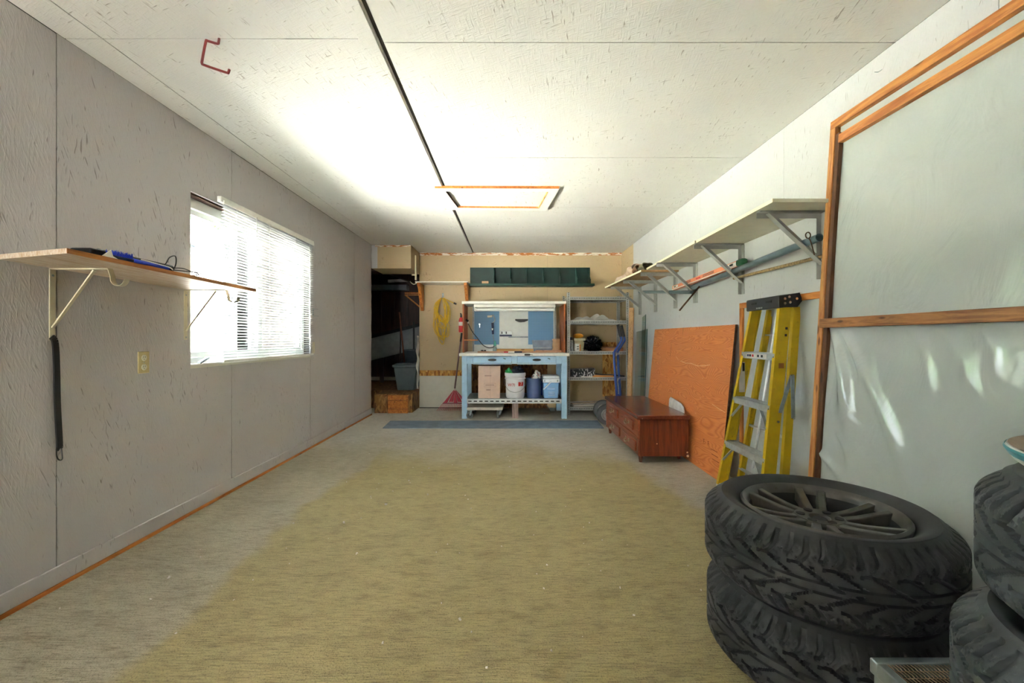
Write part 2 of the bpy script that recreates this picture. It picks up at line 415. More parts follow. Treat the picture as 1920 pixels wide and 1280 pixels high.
# attic hatch: painted boards with raw inner edges
hz = ZC
ht = thing('attic_hatch', 'white framed attic hatch in the ceiling with bare wood edges', 'hatch', (-0.12, 4.1, hz))
G().hexa([(-0.56, 3.86, hz-0.006), (0.33, 3.86, hz-0.006), (0.30, 4.39, hz-0.006), (-0.53, 4.39, hz-0.006), (-0.56, 3.86, hz), (0.33, 3.86, hz), (0.30, 4.39, hz), (-0.53, 4.39, hz)]).build('hatch_panel', M_ceil, ht)
no = [(-0.655, 3.79), (0.425, 3.80), (0.365, 4.46), (-0.598, 4.43)]; ni = [(-0.575, 3.875), (0.335, 3.88), (0.285, 4.375), (-0.525, 4.355)]
for k in range(4):
    a, b, c_, d = no[k], no[(k+1) % 4], ni[(k+1) % 4], ni[k]
    if k == 3: b = (b[0]+0.02, b[1])
    pts = [a, b, c_, d]; z0, z1 = hz-0.022, hz-0.0005
    G().hexa([(q[0], q[1], z0) for q in pts]+[(q[0], q[1], z1) for q in pts]).build('trim_board', M_white, ht, smooth=False)
# raw edges of those boards
G().beam((-0.655, 3.788, hz-0.011), (0.425, 3.798, hz-0.011), 0.003, 0.022).build('raw_edge', M_orange, ht)
G().beam((-0.52, 4.352, hz-0.011), (0.285, 4.372, hz-0.011), 0.006, 0.022).build('raw_edge', M_orange, ht)
G().beam((0.332, 3.885, hz-0.011), (0.283, 4.37, hz-0.011), 0.006, 0.026).build('raw_edge', M_osb, ht)
G().beam((-0.572, 3.885, hz-0.011), (-0.523, 4.35, hz-0.011), 0.006, 0.022).build('raw_edge', M_rust, ht)

# ------------------------------------------------------------------ left wall with the window
WY0, WY1, WZ0, WZ1 = 2.69, 4.30, 0.905, 1.985
wl = G()
wl.box(-2.12, XL-0.013, YF-0.2, YE, -0.12, WZ0); wl.box(-2.12, XL-0.013, YF-0.2, YE, WZ1, ZC+0.02)
wl.box(-2.12, XL-0.013, YF-0.2, WY0, WZ0, WZ1); wl.box(-2.12, XL-0.013, WY1, YE, WZ0, WZ1)
wall_left = struct('wall_left', wl, M_gap)
XP0, XP1 = XL-0.0131, XL
def lp(poly, nm='wall_panel', mat=None):
    return G().prism(poly, XP0, XP1, 'x').build(nm, mat or M_wl, wall_left, smooth=False)
def rect(a, b, c_, d): return [(a+g5, c_+g5), (b-g5, c_+g5), (b-g5, d-g5), (a+g5, d-g5)]
ys = [YF, -0.54, 0.68, 1.895, 3.085, 4.30, 5.52, YE]
for i in (0, 1, 2): lp(rect(ys[i], ys[i+1], 0, ZC))
a, b = 1.895+g5, 3.085-g5
lp([(a, 0), (b, 0), (b, WZ0), (WY0, WZ0), (WY0, WZ1), (b, WZ1), (b, ZC), (a, ZC)])
lp(rect(3.085, 4.30, 0, WZ0)); lp(rect(3.085, 4.30, WZ1, ZC))
lp(rect(4.30, 5.52, 0, ZC))
edge = [(5.52+g5, 0), (YE-0.005, 0)]
for k in range(1, 30): edge.append((YE+random.uniform(-0.012, 0.004), ZC*k/30))
edge += [(YE, ZC), (5.52+g5, ZC)]
lp(edge)
bl = struct('baseboard_left', G().box(XL, XL+0.012, YF, YE-0.02, 0.018, 0.092), M_wl, bevel=0.003)
G().box(XL, XL+0.016, YF, YE-0.02, 0.0, 0.0175).build('raw_bottom_edge', M_orange, bl)

win = struct('window_1', G().box(-2.10, -1.985, WY0, WY1, WZ1-0.012, WZ1+0.001), M_rust)          # dark header of the rough opening
mv = plain('white_vinyl', (236, 238, 236), 0.35, var=0.02)
for args, nm in ((((-2.10, -2.03, WY0, WY1, WZ0+0.001, WZ0+0.05)), 'frame_rail'), ((-2.10, -2.03, WY0, WY1, WZ1-0.075, WZ1-0.012), 'frame_rail'),
                 ((-2.10, -2.03, WY0, WY0+0.03, WZ0+0.05, WZ1-0.075), 'frame_jamb'), ((-2.10, -2.03, WY1-0.045, WY1, WZ0+0.05, WZ1-0.075), 'frame_jamb'),
                 ((-2.085, -2.02, 3.50, 3.56, WZ0+0.05, WZ1-0.075), 'mullion')):
    G().box(*args).build(nm, mv, win, bevel=0.003)
for y0, y1, x in ((WY0+0.03, 3.50, -2.07), (3.56, WY1-0.045, -2.055)):
    f = G().box(x-0.012, x+0.012, y0, y0+0.028, WZ0+0.05, WZ1-0.075).build('sash_stile', mv, win)
    G().box(x-0.012, x+0.012, y1-0.028, y1, WZ0+0.05, WZ1-0.075).build('sash_stile', mv, win)
    G().box(x-0.012, x+0.012, y0+0.028, y1-0.028, WZ0+0.05, WZ0+0.085).build('sash_rail', mv, win)
    G().box(x-0.012, x+0.012, y0+0.028, y1-0.028, WZ1-0.108, WZ1-0.075).build('sash_rail', mv, win)
    G().box(x-0.002, x+0.002, y0+0.028, y1-0.028, WZ0+0.085, WZ1-0.108).build('pane', M_pane, win)
G().box(-2.03, -1.968, WY0, WY1-0.01, WZ0-0.004, WZ0+0.014).build('window_sill', M_white, win, bevel=0.002)
G().obox((-1.985, 2.83, WZ0+0.032), (0.02, 0.12, 0.014), Euler((0.25, 0, 0.2)).to_matrix()).build('latch', M_galv, win, bevel=0.003)
G().prism([(WY0, WZ0-0.012), (WY1, WZ0-0.010), (WY1, WZ0+0.003), (3.1, WZ0+0.002), (WY0, WZ0+0.004)], XL-0.004, XL+0.002, 'x').build('sill_lip', M_dry, win, smooth=False)

# venetian blind hung in front of the opening
bd = thing('window_blind', 'white slatted venetian blind hanging over the window', 'blind', (XL, 3.62, 0.91))
G().box(XL+0.001, XL+0.03, 2.93, 4.315, 1.995, 2.033).build('headrail', M_white, bd, bevel=0.002)
G().box(XL+0.028, XL+0.034, 2.955, 4.31, 1.99, 2.012).build('valance', M_white, bd)
ms = plain('white_slat', (172, 172, 168), 0.4, var=0.02)
sl = G(); nn = 6
for e in (2.965, 4.312):
    for k in range(nn+1):
        t = k/nn*2-1; u = t*0.0125
        sl.v.append(Vector((u*math.cos(R(20)), e-3.6385, u*math.sin(R(20))-0.0018*(1-t*t))))
sl.f = [(k, k+1, nn+2+k, nn+1+k) for k in range(nn)]
z = 0.945; s0 = None; k = 0
while z < 1.992:
    loc = Vector((XL+0.0165, 3.6385, z)) - Vector((XL, 3.62, 0.91))
    if s0 is None:
        s0 = sl.build('slat', ms, bd, local=True, merge=False); s0.location = loc
    else:
        c = copy_part(s0, bd, loc); c.rotation_euler = (random.uniform(-0.0012, 0.0012), random.uniform(-0.05, 0.05), 0)
    z += 0.0208; k += 1
G().box(XL+0.006, XL+0.028, 2.965, 4.312, 0.915, 0.931).build('bottom_rail', M_white, bd, bevel=0.003)
for y in (3.10, 3.52, 3.95, 4.22):
    G().cyl((XL+0.0295, y, 0.93), (XL+0.0295, y, 1.995), 0.0009, n=5).build('ladder_cord', M_white, bd)
G().cyl((XL+0.036, 3.33, 1.22), (XL+0.036, 3.33, 2.0), 0.003, n=6).build('tilt_wand', ms, bd)
o = one('wall_bracket', G().box(XL+0.0005, XL+0.006, 4.325, 4.385, 0.93, 1.04), M_beige, 'small beige bracket plate on the wall beside the blind bottom', 'bracket', bevel=0.002)
t = thing('metal_clip', 'small metal clip on the grey wall right of the blind', 'clip', (XL, 4.40, 1.30))
G().box(XL+0.0005, XL+0.003, 4.34, 4.365, 1.30, 1.375).build('plate', M_galv, t); G().box(XL+0.0005, XL+0.02, 4.365, 4.44, 1.30, 1.304).build('prong', M_galv, t); G().box(XL+0.0005, XL+0.02, 4.365, 4.43, 1.37, 1.374).build('prong', M_galv, t)

# ------------------------------------------------------------------ right wall
wall_right = struct('wall_right', G().box(XR+0.013, XR+0.2, YF-0.2, YB+0.15, -0.12, ZC+0.02), M_gap)
ys = [YF, -0.9, 0.32, 1.54, 2.75, 3.97, 5.19, 6.12]
for a, b in zip(ys[:-1], ys[1:]): G().box(XR, XR+0.0131, a+0.0012, b-0.0012, 0, ZC).build('wall_panel', M_wr, wall_right)
G().box(XR, XR+0.0131, 6.122, YB, 0, ZC).build('wall_panel', M_tan, wall_right)

# ------------------------------------------------------------------ back wall
wall_back = struct('wall_back', G().box(-1.406, XR+0.2, YB+0.0131, YB+0.15, -0.12, ZC+0.02), M_gap)
def bp(x0, x1, z0, z1, mat, d=0.013, nm='wall_panel'):
    return G().box(x0+0.0012, x1-0.0012, YB+0.0131-d, YB+0.0132, z0+0.001, z1-0.001).build(nm, mat, wall_back)
bp(-1.406, -0.617, 0.585, ZC, M_tan); bp(-0.617, 0.57, 0.80, ZC, M_tan); bp(0.57, XR, 0.0, ZC, M_tan)
bp(-1.406, -0.617, 0.50, 0.585, M_osb, 0.010, 'bare_strip'); bp(-1.406, -0.63, 0.015, 0.50, M_dry)
bp(-0.617, 0.57, 0.0, 0.80, M_osbd, 0.010)
bp(1.42, 1.69, 0.18, 1.02, M_osb, 0.016, 'bare_patch'); bp(0.80, 0.90, 0.3, 0.9, M_osb, 0.016, 'bare_patch')
nt = N('torn_paper_edge'); nt.m.name = 'torn_paper_edge'
v = nt.noise(nt.map(nt.pos(), (5, 5, 30)), 2.0, 4, 0.6); mt = nt.set(nt.mix(nt.step(v, 0.48, 0.53), lin((170, 106, 50)), lin((226, 218, 204))), 0.8)
tb = struct('trim_1', G().box(-1.404, XR, YB-0.004, YB-0.0002, ZC-0.042, ZC-0.001), mt)
# soffit over the doorway to the store
sf = struct('soffit', G().box(XL+0.0, -1.408, YE+0.004, YB, 2.068, ZC-0.001), M_tan)
G().box(XL, XL+0.085, YE, YE+0.0035, 2.07, ZC-0.002).build('grey_board_end', M_wr, sf)
G().box(XL+0.05, -1.41, YE, YE+0.0035, ZC-0.026, ZC-0.002).build('torn_edge', mt, sf)
G().box(-1.4075, -1.39, YE+0.25, YE+0.30, 1.94, 2.30).build('corner_strip', M_cream, sf)

# ------------------------------------------------------------------ wall behind the camera
DX0, DX1, DZ1 = -1.80, -1.45, 2.05                      # unseen door slot, added to let fill daylight in behind the camera
wf = G()
wf.box(XL-0.2, DX0, YF-0.2, YF, -0.12, ZC+0.02); wf.box(DX1, XR+0.2, YF-0.2, YF, -0.12, ZC+0.02); wf.box(DX0, DX1, YF-0.2, YF, DZ1, ZC+0.02)
wf = struct('wall_front', wf, M_wr)
for x in (DX0, DX1-0.04): G().box(x, x+0.04, YF-0.2, YF+0.01, 0.0, DZ1).build('fill_door_jamb', M_white, wf)
dr = struct('fill_door', G().box(DX0-0.03, DX0+0.012, YF-1.10, YF-0.21, 0.01, DZ1-0.01), M_white, bevel=0.003)
G().cyl((DX0+0.012, YF-1.02, 0.98), (DX0+0.06, YF-1.02, 0.98), 0.022, n=16).build('fill_door_knob', M_chrome, dr)

# ------------------------------------------------------------------ store room beyond the doorway
AZ = 0.27
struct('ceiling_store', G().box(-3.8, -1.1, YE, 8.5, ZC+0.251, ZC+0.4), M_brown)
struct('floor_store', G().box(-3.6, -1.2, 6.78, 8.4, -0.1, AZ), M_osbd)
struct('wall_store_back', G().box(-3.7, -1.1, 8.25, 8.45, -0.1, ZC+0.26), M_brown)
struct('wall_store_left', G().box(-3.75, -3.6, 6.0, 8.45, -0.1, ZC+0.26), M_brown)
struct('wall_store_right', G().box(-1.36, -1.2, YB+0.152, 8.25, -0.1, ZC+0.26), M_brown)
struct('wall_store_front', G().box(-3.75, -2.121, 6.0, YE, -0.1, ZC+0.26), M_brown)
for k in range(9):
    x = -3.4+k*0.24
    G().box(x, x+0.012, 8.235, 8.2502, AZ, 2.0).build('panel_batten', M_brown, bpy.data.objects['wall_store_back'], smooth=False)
# ------------------------------------------------------------------ seen through the window: neighbour's house and trees
nh = thing('neighbour_house', 'pale neighbouring house with shingled roof outside the window', 'house', (-12, 18, -0.12))
mw = plain('pale_siding', (192, 189, 182), 0.8, var=0.04, sc=0.8); mr = plain('pale_shingle', (176, 182, 190), 0.9, var=0.25, sc=3)
G().box(-15, -9.4, 12.9, 26, -0.12, 3.75).build('wall', mw, nh)
rows = 13
for k in range(rows):
    t0, t1 = k/rows, (k+1.15)/rows
    x0, x1 = -8.9-3.1*t0, -8.9-3.1*t1; z0, z1 = 3.62+1.85*t0, 3.62+1.85*t1
    r_ = G().hexa([(x0, 12.5, z0+0.05), (x0, 26.4, z0+0.05), (x1, 26.4, z1), (x1, 12.5, z1), (x0, 12.5, z0+0.09), (x0, 26.4, z0+0.09), (x1, 26.4, z1+0.04), (x1, 12.5, z1+0.04)]).build('shingle_course', mr, nh, smooth=False)
G().prism([(-9.0, 3.55), (-12.1, 5.40), (-15.2, 3.55)], 12.6, 26.3, 'y').build('roof', mr, nh, smooth=False)
G().box(-9.02, -8.9, 12.5, 26.4, 3.52, 3.70).build('gutter', mw, nh)
for y in (17.5, 21.5): 
    w_ = G().box(-9.42, -9.36, y, y+1.4, 1.0, 2.4).build('house_window', plain('house_window_glass', (70, 90, 110), 0.1), nh); G().box(-9.39, -9.35, y+0.66, y+0.74, 1.0, 2.4).build('muntin', mw, w_)
ml = plain('leaf_green', (96, 150, 86), 0.8, var=0.3, sc=5); mbark = plain('bark', (90, 72, 56), 0.9)
def tree(x, y, h, r, label, seed):
    t = thing('tree', label, 'tree', (x, y, -0.12), group=None)
    G().cyl((x, y, -0.12), (x, y, h*0.6), 0.22, 0.12).build('trunk', mbark, t)
    rg = np.random.default_rng(seed); g = G()
    for k in range(2600):
        d = rg.normal(size=3); d /= np.linalg.norm(d); q = rg.uniform(0.55, 1)**0.5
        p = Vector((x+d[0]*r*q, y+d[1]*r*q, h*0.68+d[2]*h*0.36*q)); M = Euler(tuple(rg.uniform(0, 6.28, 3))).to_matrix(); s_ = rg.uniform(0.12, 0.26)
        g.add([p+M@Vector((-s_, -s_*.6, 0)), p+M@Vector((s_, -s_*.6, 0)), p+M@Vector((s_, s_*.6, .03)), p+M@Vector((-s_, s_*.6, .03))], [(0, 1, 2, 3)])
    tag(g.build('leaves', ml, t, smooth=False, merge=False), kind='stuff')
tree(-18.0, 24.0, 8.5, 3.6, 'leafy green tree rising behind the neighbouring roof', 3)
tree(-13.5, 10.2, 5.4, 1.5, 'smaller leafy tree at the left end of the neighbouring house', 4)

# ------------------------------------------------------------------ left wall: shelf and what lies on it
ZS = 1.37
sh = thing('wall_shelf', 'plywood wall shelf on beige brackets beside the window', 'shelf', (XL, 2.1, ZS))
n_ = N('weathered_ply'); q = n_.map(n_.pos(), (60, 3, 20)); g_ = n_.noise(q, 2, 5, 0.65)
M_ply = n_.set(n_.mix(n_.step(g_, 0.35, 0.66), lin((176, 146, 112)), lin((208, 196, 180))), 0.6)
x1 = -1.598
G().hexa([(XL+0.001, 1.68, ZS+0.012), (x1+0.015, 1.56, ZS+0.012), (x1, 2.745, ZS), (XL+0.001, 2.745, ZS), (XL+0.001, 1.68, ZS+0.031), (x1+0.015, 1.56, ZS+0.031), (x1, 2.745, ZS+0.019), (XL+0.001, 2.745, ZS+0.019)]).build('board', M_ply, sh, smooth=False)
G().hexa([(x1+0.015, 1.56, ZS+0.0125), (x1+0.0175, 1.56, ZS+0.0125), (x1+0.0025, 2.745, ZS+0.0005), (x1, 2.745, ZS+0.0005), (x1+0.015, 1.56, ZS+0.0305), (x1+0.0175, 1.56, ZS+0.0305), (x1+0.0025, 2.745, ZS+0.0185), (x1, 2.745, ZS+0.0185)]).build('front_edge', wood('shelf_edge', (186,120,52), (150,92,40), 'y', 1, knots=False), sh, smooth=False)
for y, zt in ((1.875, ZS+0.008), (2.645, ZS-0.0005)):
    b = G().box(XL+0.0005, XL+0.005, y-0.0125, y+0.0125, ZS-0.30, zt).build('bracket', M_beige, sh, bevel=0.001)
    G().box(XL+0.005, XL+0.25, y-0.0125, y+0.0125, zt-0.0045, zt-0.0003).build('bracket_arm', M_beige, sh)
    G().beam((XL+0.006, y, ZS-0.245), (XL+0.185, y, zt-0.006), 0.014, 0.006, (1, 0, 1)).build('bracket_brace', M_beige, sh, bevel=0.001)
    pts = [(XL+0.25, zt-0.002)] + [(XL+0.25+0.004*k, zt-0.002-0.011*k) for k in range(1, 4)] + [(XL+0.292-0.030*math.cos(R(a)), zt-0.045-0.030*math.sin(R(a))) for a in range(0, 181, 20)]
    g = G(); prev = None
    for u, w in pts:
        if prev: g.beam((prev[0], y, prev[1]), (u, y, w), 0.025, 0.003, (0, 0, 1) if abs(u-prev[0]) > 1e-4 else (1, 0, 0))
        prev = (u, w)
    g.build('rod_hook', M_beige, sh, merge=False)
    for zz in (zt-0.03, ZS-0.285): G().cyl((XL+0.005, y, zz), (XL+0.0075, y, zz), 0.005, n=10).build('screw', M_galv, sh)
zt = ZS+0.032
t = thing('black_case', 'long black plastic case lying on the plywood wall shelf', 'case', (-1.67, 1.9, zt))
G().box(-1.715, -1.632, 1.70, 1.772, zt, zt+0.030).build('end_cap', M_black, t, bevel=0.006)
G().cyl((-1.675, 1.778, zt+0.020), (-1.668, 2.15, zt+0.018), 0.020, 0.018, n=20).build('tube', plain('gloss_black', (28, 30, 36), 0.2), t, bevel=0.004)
for y in (1.776, 1.80): G().cyl((-1.675, y, zt+0.020), (-1.675, y+0.008, zt+0.020), 0.0215, n=20).build('band', M_galv, t)
t = thing('snow_brush', 'blue bristled snow brush on the front of the wall shelf', 'brush', (-1.61, 1.9, zt))
G().cyl((-1.618, 1.86, zt+0.010), (-1.614, 2.06, zt+0.004), 0.010, n=10).build('handle', M_brightblue, t)
br = G()
for k in range(220):
    p = Vector((-1.620+random.uniform(-0.012, 0.012), random.uniform(1.768, 1.868), zt+0.008)); d = Vector((random.uniform(-0.4, 0.6), random.uniform(-0.3, 0.3), 1)).normalized()*random.uniform(0.016, 0.03)
    br.cyl(p, p+d, 0.0014, 0.0008, n=4, cap=False)
tag(br.build('bristles', M_brightblue, t, merge=False), kind='stuff')
G().obox((-1.620, 1.818, zt+0.007), (0.03, 0.1, 0.014)).build('head', M_navy, t, bevel=0.004)
G().tube(spline([(-1.604, 1.90, zt+0.020), (-1.602, 1.98, zt+0.015), (-1.600, 2.05, zt+0.010), (-1.602, 2.075, zt+0.002)], 6), 0.0025, 6).build('white_edge', M_white, t)
one('paper_scrap', G().prism([(1.715, zt-0.001), (1.79, zt-0.001), (1.765, zt+0.008), (1.757, zt+0.032)], -1.606, -1.603, 'x'), M_white, 'torn white paper scrap beside the blue brush', 'paper', smooth=False)
cb = [(-1.70, 2.08, zt-0.005), (-1.66, 2.10, zt+0.03), (-1.66, 2.13, zt+0.07), (-1.67, 2.18, zt+0.085), (-1.66, 2.17, zt+0.045), (-1.64, 2.12, zt-0.004), (-1.62, 2.10, zt+0.012), (-1.62, 2.16, zt+0.022), (-1.63, 2.22, zt+0.02), (-1.61, 2.26, zt+0.006), (-1.64, 2.20, zt-0.006), (-1.67, 2.12, zt-0.006), (-1.64, 2.09, zt+0.004), (-1.615, 2.20, zt+0.012), (-1.612, 2.28, zt+0.014), (-1.63, 2.33, zt-0.007)]
one('black_cable', G().tube(spline(cb, 8), 0.0026, 6), M_black, 'tangled thin black cable at the end of the wall shelf', 'cable')
t = thing('wall_outlet', 'cream double power outlet on the grey wall under the shelf', 'outlet', (XL, 2.341, 0.90))
G().box(XL+0.0005, XL+0.006, 2.305, 2.377, 0.892, 1.008).build('cover_plate', plain('cream_plate', (208, 192, 138), 0.4), t, bevel=0.003)
for z in (0.925, 0.975):
    f = G().lathe([(0, 0.0022), (0.016, 0.0022), (0.017, 0.0)], 20, (XL+0.006, 2.341, z), Matrix(((0,0,1),(1,0,0),(0,1,0)))).build('socket', plain('cream_socket', (226, 222, 200), 0.35), t)
    for y, dz in ((2.335, 0.004), (2.347, 0.004)): G().box(XL+0.0078, XL+0.0086, y-0.001, y+0.001, z-0.001+dz-0.004, z+0.004+dz).build('slot', M_txt, f)
    G().cyl((XL+0.0078, 2.341, z-0.008), (XL+0.0086, 2.341, z-0.008), 0.002, n=8).build('slot', M_txt, f)
G().cyl((XL+0.006, 2.341, 0.95), (XL+0.0072, 2.341, 0.95), 0.003, n=8).build('screw', M_galv, t)
# strap hanging from the near bracket
t = thing('hanging_strap', 'black rubber strap with wire hook hanging below the shelf bracket', 'strap', (XL+0.02, 1.885, 0.5))
pl = [(XL+0.010, 1.865, 1.085), (XL+0.012, 1.878, 1.06), (XL+0.012, 1.884, 0.95), (XL+0.010, 1.889, 0.80), (XL+0.010, 1.898, 0.62), (XL+0.010, 1.895, 0.605)]
g = G(); sp = spline(pl, 5)
for p, q in zip(sp[:-1], sp[1:]): g.beam(p, q, 0.024, 0.007, (1, 0, 0))
g.build('band', M_blackr, t, merge=False)
G().tube(spline([(XL+0.010, 1.886, 0.61), (XL+0.011, 1.885, 0.575), (XL+0.016, 1.889, 0.555), (XL+0.020, 1.899, 0.553), (XL+0.014, 1.905, 0.575), (XL+0.010, 1.905, 0.61)], 5), 0.0025, 6).build('wire_hook', M_black, t)
# ceiling bike hook
hk = [P(411, 66, 1.93), P(410, 78, 1.92), P(408, 82, 1.92), P(390, 77, 1.91), P(386, 78, 1.91), P(379, 114, 1.90), P(379, 119, 1.90), P(383, 122, 1.90), P(424, 136, 1.89), P(428, 136, 1.89), P(430, 130, 1.89)]
hk[0].z = ZC+0.004
one('ceiling_hook', G().tube(spline(hk, 3), 0.0052, 8), plain('dark_red_coating', (112, 30, 30), 0.4), 'dark red bent rod hook screwed into the ceiling', 'hook')

# ------------------------------------------------------------------ right wall shelves on grey steel brackets
SZ = 1.775
def shelf_board(name, y0, y1, z, xf, xf2, mat, label):
    t = thing(name, label, 'shelf', (XR-0.2, (y0+y1)/2, z), group=None)
    G().hexa([(xf, y0, z), (XR-0.001, y0, z), (XR-0.001, y1, z), (xf2, y1, z), (xf, y0, z+0.018), (XR-0.001, y0, z+0.018), (XR-0.001, y1, z+0.018), (xf2, y1, z+0.018)]).build('board', mat, t, smooth=False)
    G().hexa([(xf-0.002, y0, z), (xf, y0, z), (xf2, y1, z), (xf2-0.002, y1, z), (xf-0.002, y0, z+0.018), (xf, y0, z+0.018), (xf2, y1, z+0.018), (xf2-0.002, y1, z+0.018)]).build('edge_band', M_cream, t, smooth=False)
M_und = wood('brown_board', (176, 140, 92), (160, 122, 76), 'y', 0.6, knots=False)
M_lam = plain('greyed_cream_laminate', (206, 202, 178), 0.4, var=0.04)
shelf_board('shelf_board', 2.24, 3.20, SZ+0.001, 1.345, 1.36, M_lam, 'cream shelf board nearest the plastic sheet on the right wall')
shelf_board('shelf_board', 3.203, 4.46, SZ+0.001, 1.352, 1.39, M_lam, 'middle cream shelf board on the right wall')
shelf_board('shelf_board', 4.465, 5.94, SZ-0.016, 1.335, 1.285, M_und, 'far shelf board with brown underside carrying crumpled cloth')
def bracket(y, z, ln, label):
    t = thing('shelf_bracket', label, 'bracket', (XR, y, z-0.35), group='grey triangular shelf brackets')
    w = 0.038
    G().box(XR-ln, XR-0.003, y-w/2, y+w/2, z-0.006, z-0.0005).build('arm', M_brkt, t); 
    G().box(XR-ln, XR-0.003, y+w/2-0.005, y+w/2, z-0.034, z-0.006).build('arm_web', M_brkt, t)
    G().box(XR-0.006, XR-0.0005, y-w/2, y+w/2, z-0.37, z-0.006).build('upright', M_brkt, t)
    G().box(XR-0.03, XR-0.006, y+w/2-0.005, y+w/2, z-0.37, z-0.034).build('upright_web', M_brkt, t)
    p0, p1 = Vector((XR-ln+0.05, y, z-0.012)), Vector((XR-0.012, y, z-0.29))
    G().beam(p0, p1, w, 0.005, (1, 0, 1)).build('brace', M_brkt, t); G().beam(p0+Vector((0.012, w/2-0.003, 0.012)), p1+Vector((0.012, w/2-0.003, 0.012)), 0.005, 0.03, (1, 0, 1)).build('brace_web', M_brkt, t)
for y, z, ln, lb in ((2.40, SZ, 0.36, 'grey steel shelf bracket nearest the framed plastic sheet'), (3.23, SZ, 0.36, 'grey steel shelf bracket second from the framed plastic sheet'),
                     (4.03, SZ, 0.37, 'grey steel shelf bracket just right of the rusty stake'), (4.52, SZ-0.017, 0.37, 'grey steel shelf bracket just left of the rusty stake'),
                     (5.14, SZ-0.017, 0.39, 'grey steel shelf bracket second from the back wall'), (5.75, SZ-0.017, 0.40, 'grey steel shelf bracket nearest the back wall')):
    bracket(y, z, ln, lb)
# long stock resting in the brackets
def pipe(name, p0, p1, r, mat, label, cat):
    p0, p1 = Vector(p0), Vector(p1); d = (p1-p0).normalized(); M, L = G().frame(p0, p1, (0, 0, 1)); 
    M2 = Matrix((M.col[0], M.col[2], M.col[1])).transposed()
    g = G().lathe([(r*0.86, 0.03), (r*0.86, 0), (r, 0), (r, L), (r*0.86, L), (r*0.86, L-0.03)], 16, p0, M2)
    return one(name, g, mat, label, cat)
M_cond = plain('blue_grey_conduit', (118, 138, 146), 0.35, 0.5, var=0.08)
pipe('conduit_pipe', (1.615, 2.285, 1.606), (1.690, 4.12, 1.545), 0.021, M_cond, 'thick grey conduit pipe resting in the near shelf brackets', 'pipe')
pipe('conduit_pipe', (1.66, 4.0, 1.50), (1.652, 5.60, 1.672), 0.017, M_cond, 'thinner grey conduit pipe in the far shelf brackets', 'pipe')
g = G(); p0, p1 = Vector((1.69, 2.30, 1.522)), Vector((1.685, 3.30, 1.53))
pr = []; m = 120
for k in range(m+1): pr.append(p0.lerp(p1, k/m))
g.tube(pr, [0.0105 if k % 2 else 0.0085 for k in range(m+1)], 8)
one('rebar_rod', g, plain('rusty_rebar', (160, 136, 100), 0.7, 0.2, var=0.3, sc=60), 'ribbed rusty rebar rod under the near shelf', 'rod')
t = thing('long_carton', 'long coral and white carton lying on the conduit pipe', 'carton', (1.66, 3.8, 1.55))
p0, p1 = Vector((1.66, 4.43, 1.586)), Vector((1.660, 3.17, 1.620))
mc = plain('coral_print', (232, 142, 104), 0.5, var=0.05)
G().beam(p0, p1, 0.042, 0.042).build('box', mc, t, bevel=0.002)
d = (p1-p0); side = Vector((-0.0215, 0, 0)); M, L = G().frame(p0, p1, (0,0,1))
xn = M.col[0] if M.col[0].x < 0 else -M.col[0]
for a, b, hh, off, mat in ((0.0, 1.0, 0.007, -0.0165, M_white), (0.02, 0.12, 0.02, 0.004, M_white), (0.86, 1.0, 0.026, 0.002, M_white), (0.22, 0.36, 0.004, 0.010, M_txt), (0.22, 0.36, 0.004, -0.001, M_txt), (0.56, 0.72, 0.004, 0.010, M_txt), (0.56, 0.72, 0.004, -0.001, M_txt), (0.45, 0.52, 0.012, 0.002, M_red), (0.92, 0.96, 0.014, 0.003, M_txt), (0.04, 0.08, 0.008, 0.004, M_txt)):
    G().beam(p0+d*a+xn*0.0215+M.col[2]*off, p0+d*b+xn*0.0215+M.col[2]*off, 0.0012 if mat is not M_txt and mat is not M_red else 0.0022, hh).build('print_mark' if mat in (M_txt, M_red) else 'white_panel', mat, t)
G().obox(p1+d.normalized()*0.03+Vector((0.0, 0, 0.002)), (0.05, 0.09, 0.05)).build('green_wrap', plain('green_wrap', (40, 92, 60), 0.5), t, bevel=0.015)
one('metal_stake', G().beam((1.668, 3.86, 1.536), P(1274, 582, 3.84), 0.012, 0.012, (0,1,0)), M_rust, 'rusty metal stake hanging askew under the right shelf', 'stake')
one('eye_bolt', G().tube(spline([P(1527, 478, 2.33), P(1523, 462, 2.325), P(1519, 450, 2.32)], 4) + [P(1515, 441, 2.32)+Vector((0.013*math.cos(a), 0, 0.016*math.sin(a))) for a in np.linspace(-1.3, 4.6, 16)], 0.003, 6), M_rust, 'small wire eye bolt by the near pipe end', 'bolt')
t = thing('bent_nail', 'bent nail sticking out high on the right wall', 'nail', (XR, 2.02, 2.29))
G().tube(spline([P(1640, 135, 2.045), P(1648, 134, 2.02), P(1654, 130, 2.01)], 4), 0.0016, 6).build('shank', M_galv, t)
G().cyl((XR+0.001, 2.045, P(1640, 135, 2.045).z), (XR-0.012, 2.045, P(1640, 135, 2.045).z), 0.0016, n=6).build('root', M_galv, t)
